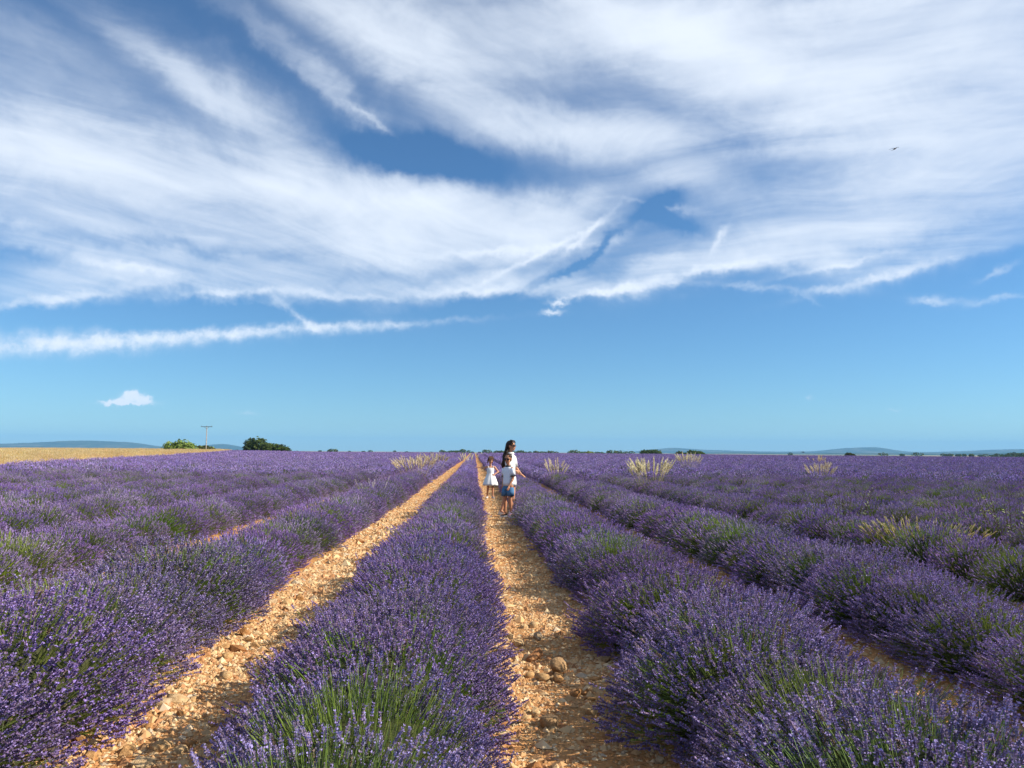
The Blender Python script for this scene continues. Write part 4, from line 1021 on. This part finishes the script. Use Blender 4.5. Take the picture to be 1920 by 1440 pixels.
for i in range(70):
    a = rng.uniform(-1.25, 1.25); x0 = .076*math.sin(a); y0 = .02+.075*math.cos(a); z0 = 1.50-.05*abs(math.sin(a))*rng.uniform(.3, 1)
    xb = x0*1.25+rng.normal()*.012; zb = rng.uniform(.92, 1.03)
    sts.append([(x0*.5, y0*.6-.01, 1.515), (x0, y0, z0-.03), (x0*1.1, y0+.02, 1.36), (xb*1.05, .118+rng.normal()*.014, 1.20), (xb, .138+rng.normal()*.016, zb+.06), (xb*.8, .132+rng.normal()*.012, zb)])
hair = [xform(p, hM) for p in cap_hair(.215)+strands([[(x*.3, .0, .125), (x, -.055, .108), (x*1.25, -.070, .075), (x*1.5, -.035, .02)] for x in (-.06, -.05, -.038, .038, .05, .06, -.045, .045)], .014, 6)]+strands(sts, .015, 6)
hr = link('hair', mesh_from('hair', *merge(hair), True, HAIRD), None, pg)
sunglasses(pg, hM, .215); mouth(pg, hM, .215)
shoe(pg, J['anL'], (.15, -1, 0), .185, LEATHER, RUBBER); shoe(pg, J['anR'], (-.45, -1, 0), .185, LEATHER, RUBBER)

# --- boy, pale t-shirt, denim shorts
hM = Matrix.Translation((0, -.012, 1.155)) @ Euler((R(2), 0, R(20))).to_matrix().to_4x4()
J = dict(k=.84, pelvis=(0, 0, .655), chest=(0, .0, .90), head=np.array((0, -.008, 1.10)), shL=(.110, 0, .965), elL=(.142, -.01, .785), wrL=(.125, -.11, .63),
         shR=(-.110, 0, .965), elR=(-.14, .03, .785), wrR=(-.135, -.02, .61), hpL=(.064, 0, .63), knL=(.070, -.015, .345), anL=(.078, .012, .07), hpR=(-.064, 0, .63), knR=(-.066, -.02, .345), anR=(-.075, 0, .07),
         toeL=(.25, -1, 0), toeR=(-.15, -1, 0))
pb = person('person', (.69, 15.52, float(gz(.69, 15.52))), R(-44), J, .205, SKIN_TAN, 'boy in pale t-shirt, blue denim shorts and sunglasses standing in front of the tallest child', hM,
            {'L': ((-.05, -.45, -1), (-1, 0, .1), .80, 1, .5), 'R': ((0, -.12, -1), (1, 0, 0), .80, -1, .5)})
ts = [loft([((0, 0, 1.012), .050, .046, 0), ((0, 0, 1.0), .075, .058, 0), ((0, 0, .978), .112, .068, 0), ((0, 0, .90), .114, .084, .2), ((0, 0, .80), .110, .083, .5), ((0, 0, .70), .115, .088, .8), ((0, 0, .628), .120, .093, 1.1)], 36, False, False, .025, 6, .5),
      sleeve(J['shL'], np.array(J['elL'])*.78+np.array(J['shL'])*.22, .049, .051), sleeve(J['shR'], np.array(J['elR'])*.78+np.array(J['shR'])*.22, .049, .051)]
tso = link('t_shirt', mesh_from('t_shirt', *merge(ts), True, SHADEWHITE), None, pb)
link('collar_trim', mesh_from('collar_trim', *loft([((0, -.002, 1.032), .050, .046, 0), ((0, -.003, 1.030), .056, .052, 0), ((0, -.003, 1.008), .066, .058, 0), ((0, 0, 1.004), .060, .054, 0)], 24, False, False, 0, 5, 0, 0), True, BLACK), None, tso)
for S in 'LR':
    a_, b_ = np.array(J['sh'+S]), np.array(J['el'+S]); e_ = frame(b_-a_); p0, p1 = a_+(b_-a_)*.75, a_+(b_-a_)*.83
    link('sleeve_trim', mesh_from('sleeve_trim', *loft([(p0, .051, .051, 0, e_), (p0, .054, .054, 0, e_), (p1, .054, .054, 0, e_), (p1, .049, .049, 0, e_)], 16, False, False, 0, 4, 0, 0), True, BLACK), None, tso)
def leg_cloth(h, kn, r_0, r_1, zt, zb):
    h, kn = np.array(h, float), np.array(kn, float)
    def P(z): u = (h[2]-z)/(h[2]-kn[2]); return h+(kn-h)*u
    return loft([(P(zt), r_0*.8, r_0*.8, 0), (P(zt-.05), r_0, r_0*1.05, .3), (P((zt+zb)/2), (r_0+r_1)/2, (r_0+r_1)/2, .6), (P(zb), r_1, r_1*1.05, .8)], 20, False, False, .03, 4)
sh = [loft([((0, 0, .672), .106, .080, 0), ((0, 0, .63), .112, .086, 0), ((0, 0, .57), .114, .086, .2), ((0, 0, .535), .10, .075, 0)], 28, False, False, .01, 5), leg_cloth(J['hpL'], J['knL'], .074, .076, .60, .425), leg_cloth(J['hpR'], J['knR'], .074, .076, .60, .425)]
link('shorts', mesh_from('shorts', *merge(sh), True, DENIM), None, pb)
hb_ = cap_hair(.205); rng = rs(3)
hs_ = []
for i in range(90):
    d = nrm(rng.normal(size=3)); d[2] = abs(d[2])*.9+.1; d[1] += .12; d = nrm(d); c = np.array([0, .024, .045])*.91; q = d*np.array([.080, .088, .080])*.91
    hs_.append([c+q*.94, c+q*1.05+np.array([rng.normal()*.008, rng.normal()*.008-.006, .003])])
hb_ += strands(hs_, .009, 5)
link('hair', mesh_from('hair', *xform(merge(hb_), hM), True, HAIRD), None, pb)
sunglasses(pb, hM, .205); mouth(pb, hM, .205)
for S, tv in (('L', (.25, -1, 0)), ('R', (-.15, -1, 0))): shoe(pb, J['an'+S], tv, .175, BLKSHOE, RUBBER)

# --- small girl in a white sundress
hM = Matrix.Translation((0, -.012, 1.045)) @ Euler((R(10), R(6), R(12))).to_matrix().to_4x4()
J = dict(k=.76, pelvis=(0, 0, .585), chest=(0, 0, .80), head=np.array((0, -.008, .985)), shL=(.112, 0, .862), elL=(.225, .03, .735), wrL=(.118, -.055, .665),
         shR=(-.112, 0, .862), elR=(-.225, .0, .835), wrR=(-.36, -.03, .862), hpL=(.056, 0, .56), knL=(.066, -.015, .30), anL=(.068, -.03, .065), hpR=(-.056, 0, .56), knR=(-.066, -.015, .30), anR=(-.082, .05, .065),
         toeL=(.2, -1, 0), toeR=(-.35, -1, 0))
pc = person('person', (.46, 21.6, float(gz(.46, 21.6))), R(6), J, .20, SKIN, 'smallest child in a flared white sundress with one hand on her hip', hM,
            {'L': ((-.75, -.45, -.3), (-.3, .9, 0), .74, 1, .6), 'R': ((-1, -.1, -.1), (0, 0, -1), .74, -1, .3)})
dr = [loft([((0, 0, .845), .090, .062, 0), ((0, 0, .835), .100, .072, 0), ((0, 0, .77), .104, .080, .1), ((0, 0, .695), .096, .076, .2), ((0, 0, .675), .098, .078, .4), ((0, 0, .60), .132, .112, .9), ((0, 0, .50), .170, .150, 1.3), ((0, 0, .41), .198, .178, 1.6), ((0, 0, .355), .212, .192, 1.8)], 48, False, False, .035, 8, .7)]
dro = link('sundress', mesh_from('sundress', *merge(dr), True, WHITE), None, pc)
for x in (-1, 1):
    link('strap', mesh_from('strap', *merge([tube((x*.062, -.068, .838), .008, (x*.070, -.045, .888), .008, 6, 1), tube((x*.070, -.045, .888), .008, (x*.068, .012, .902), .008, 6, 1), tube((x*.068, .012, .902), .008, (x*.06, .062, .84), .008, 6, 1)]), True, WHITE), None, dro)
hb_ = cap_hair(.20); s_ = .20/.225; rng = rs(8); st_ = []
for i in range(40):
    a = rng.uniform(-1, 1); st_.append([(a*.05, .03, .125*s_), (a*.066, -.045*s_, .105*s_), (a*.064, -.080*s_, .062*s_+rng.normal()*.004)])
for i in range(36):
    sg_ = rng.choice((-1, 1)); st_.append([(sg_*.03, .02, .12*s_), (sg_*.078*s_, .01+rng.normal()*.02, .05*s_), (sg_*.084*s_, .02+rng.normal()*.02, -.02*s_), (sg_*.080*s_, .03+rng.normal()*.02, -.09*s_)])
hb_ += strands(st_, .009, 5)
link('hair', mesh_from('hair', *xform(merge(hb_), hM), True, HAIRB), None, pc)
for x in (-1, 1): link('eye', mesh_from('eye', *xform(ell((x*.030*s_, -.072*s_, .004*s_), (.011*s_, .008*s_, .007*s_)), hM), True, EYEW), None, pc)
mouth(pc, hM, .20)
for S, tv in (('L', (.2, -1, 0)), ('R', (-.35, -1, 0))): shoe(pc, J['an'+S], tv, .155, LEATHER, RUBBER)

# ------------------------------------------------------------------ birds
FEA, _, _ = mat('dark_feathers', .6, (.02, .02, .026))
def bird(loc, rz, tilt, s, label):
    e = tag(empty('bird', loc), label, 'bird', 'birds in the air'); e.rotation_euler = (R(tilt), R(-8), rz); e.scale = (s, s, s)
    body = [ell((0, 0, 0), (.022, .07, .02)), ell((0, -.07, .006), (.016, .02, .016)), tube((0, -.085, .005), .006, (0, -.105, .002), .002, 6, 1), tube((0, .06, 0), .014, (.0, .10, 0), .008, 8, 1)]
    remeshed('body', body, .004, FEA, 3, e)
    for x in (-1, 1):
        v = []; pr = [(.015, -.03, .035, .008), (.06, -.035, .03, .022), (.11, -.01, .022, .028), (.17, .045, .006, .02)]
        for u, yy, c, z in pr: v += [(x*u, yy-c*.6, z), (x*u, yy, z+.004), (x*u, yy+c, z), (x*u, yy, z-.003)]
        f = []
        for j in range(3):
            for i in range(4): f.append((j*4+i, j*4+(i+1) % 4, (j+1)*4+(i+1) % 4, (j+1)*4+i))
        f += [(3, 2, 1, 0), (12, 13, 14, 15)]
        link('wing', mesh_from('wing', v, f, True, FEA), None, e)
        link('tail', mesh_from('tail', *tube((x*.004, .09, 0), .007, (x*.026, .165, .0), .002, 6, 1), True, FEA), None, e)
    return e
d = px2dir(1678, 279); p = Vector((0, 0, CAM_H))+d*17
bird(p, R(115), -30, .6, 'small dark bird gliding high in the cloudy sky')
d = px2dir(1506, 848); p = Vector((0, 0, CAM_H))+d*75
bird(p, R(85), 0, 1.6, 'small dark bird skimming low over the right horizon')

# ------------------------------------------------------------------ haze
v = [(x, y, z) for x in (-15500, 15500) for y in (-900, 15500) for z in (-9, 260)]
f = [(0, 1, 3, 2), (4, 6, 7, 5), (0, 4, 5, 1), (2, 3, 7, 6), (0, 2, 6, 4), (1, 5, 7, 3)]
hz = link('haze', mesh_from('haze', v, f, False))
mz = bpy.data.materials.new('air'); mz.use_nodes = True; t = mz.node_tree; t.nodes.clear()
pv = t.nodes.new('ShaderNodeVolumePrincipled'); pv.inputs['Color'].default_value = (.26, .61, 1, 1); pv.inputs['Density'].default_value = 0.85e-4; pv.inputs['Anisotropy'].default_value = 0.0
oo = t.nodes.new('ShaderNodeOutputMaterial'); t.links.new(pv.outputs[0], oo.inputs['Volume']); hz.data.materials.append(mz)
tag(hz, 'thin blue summer haze over the far plain', None, None, 'stuff')
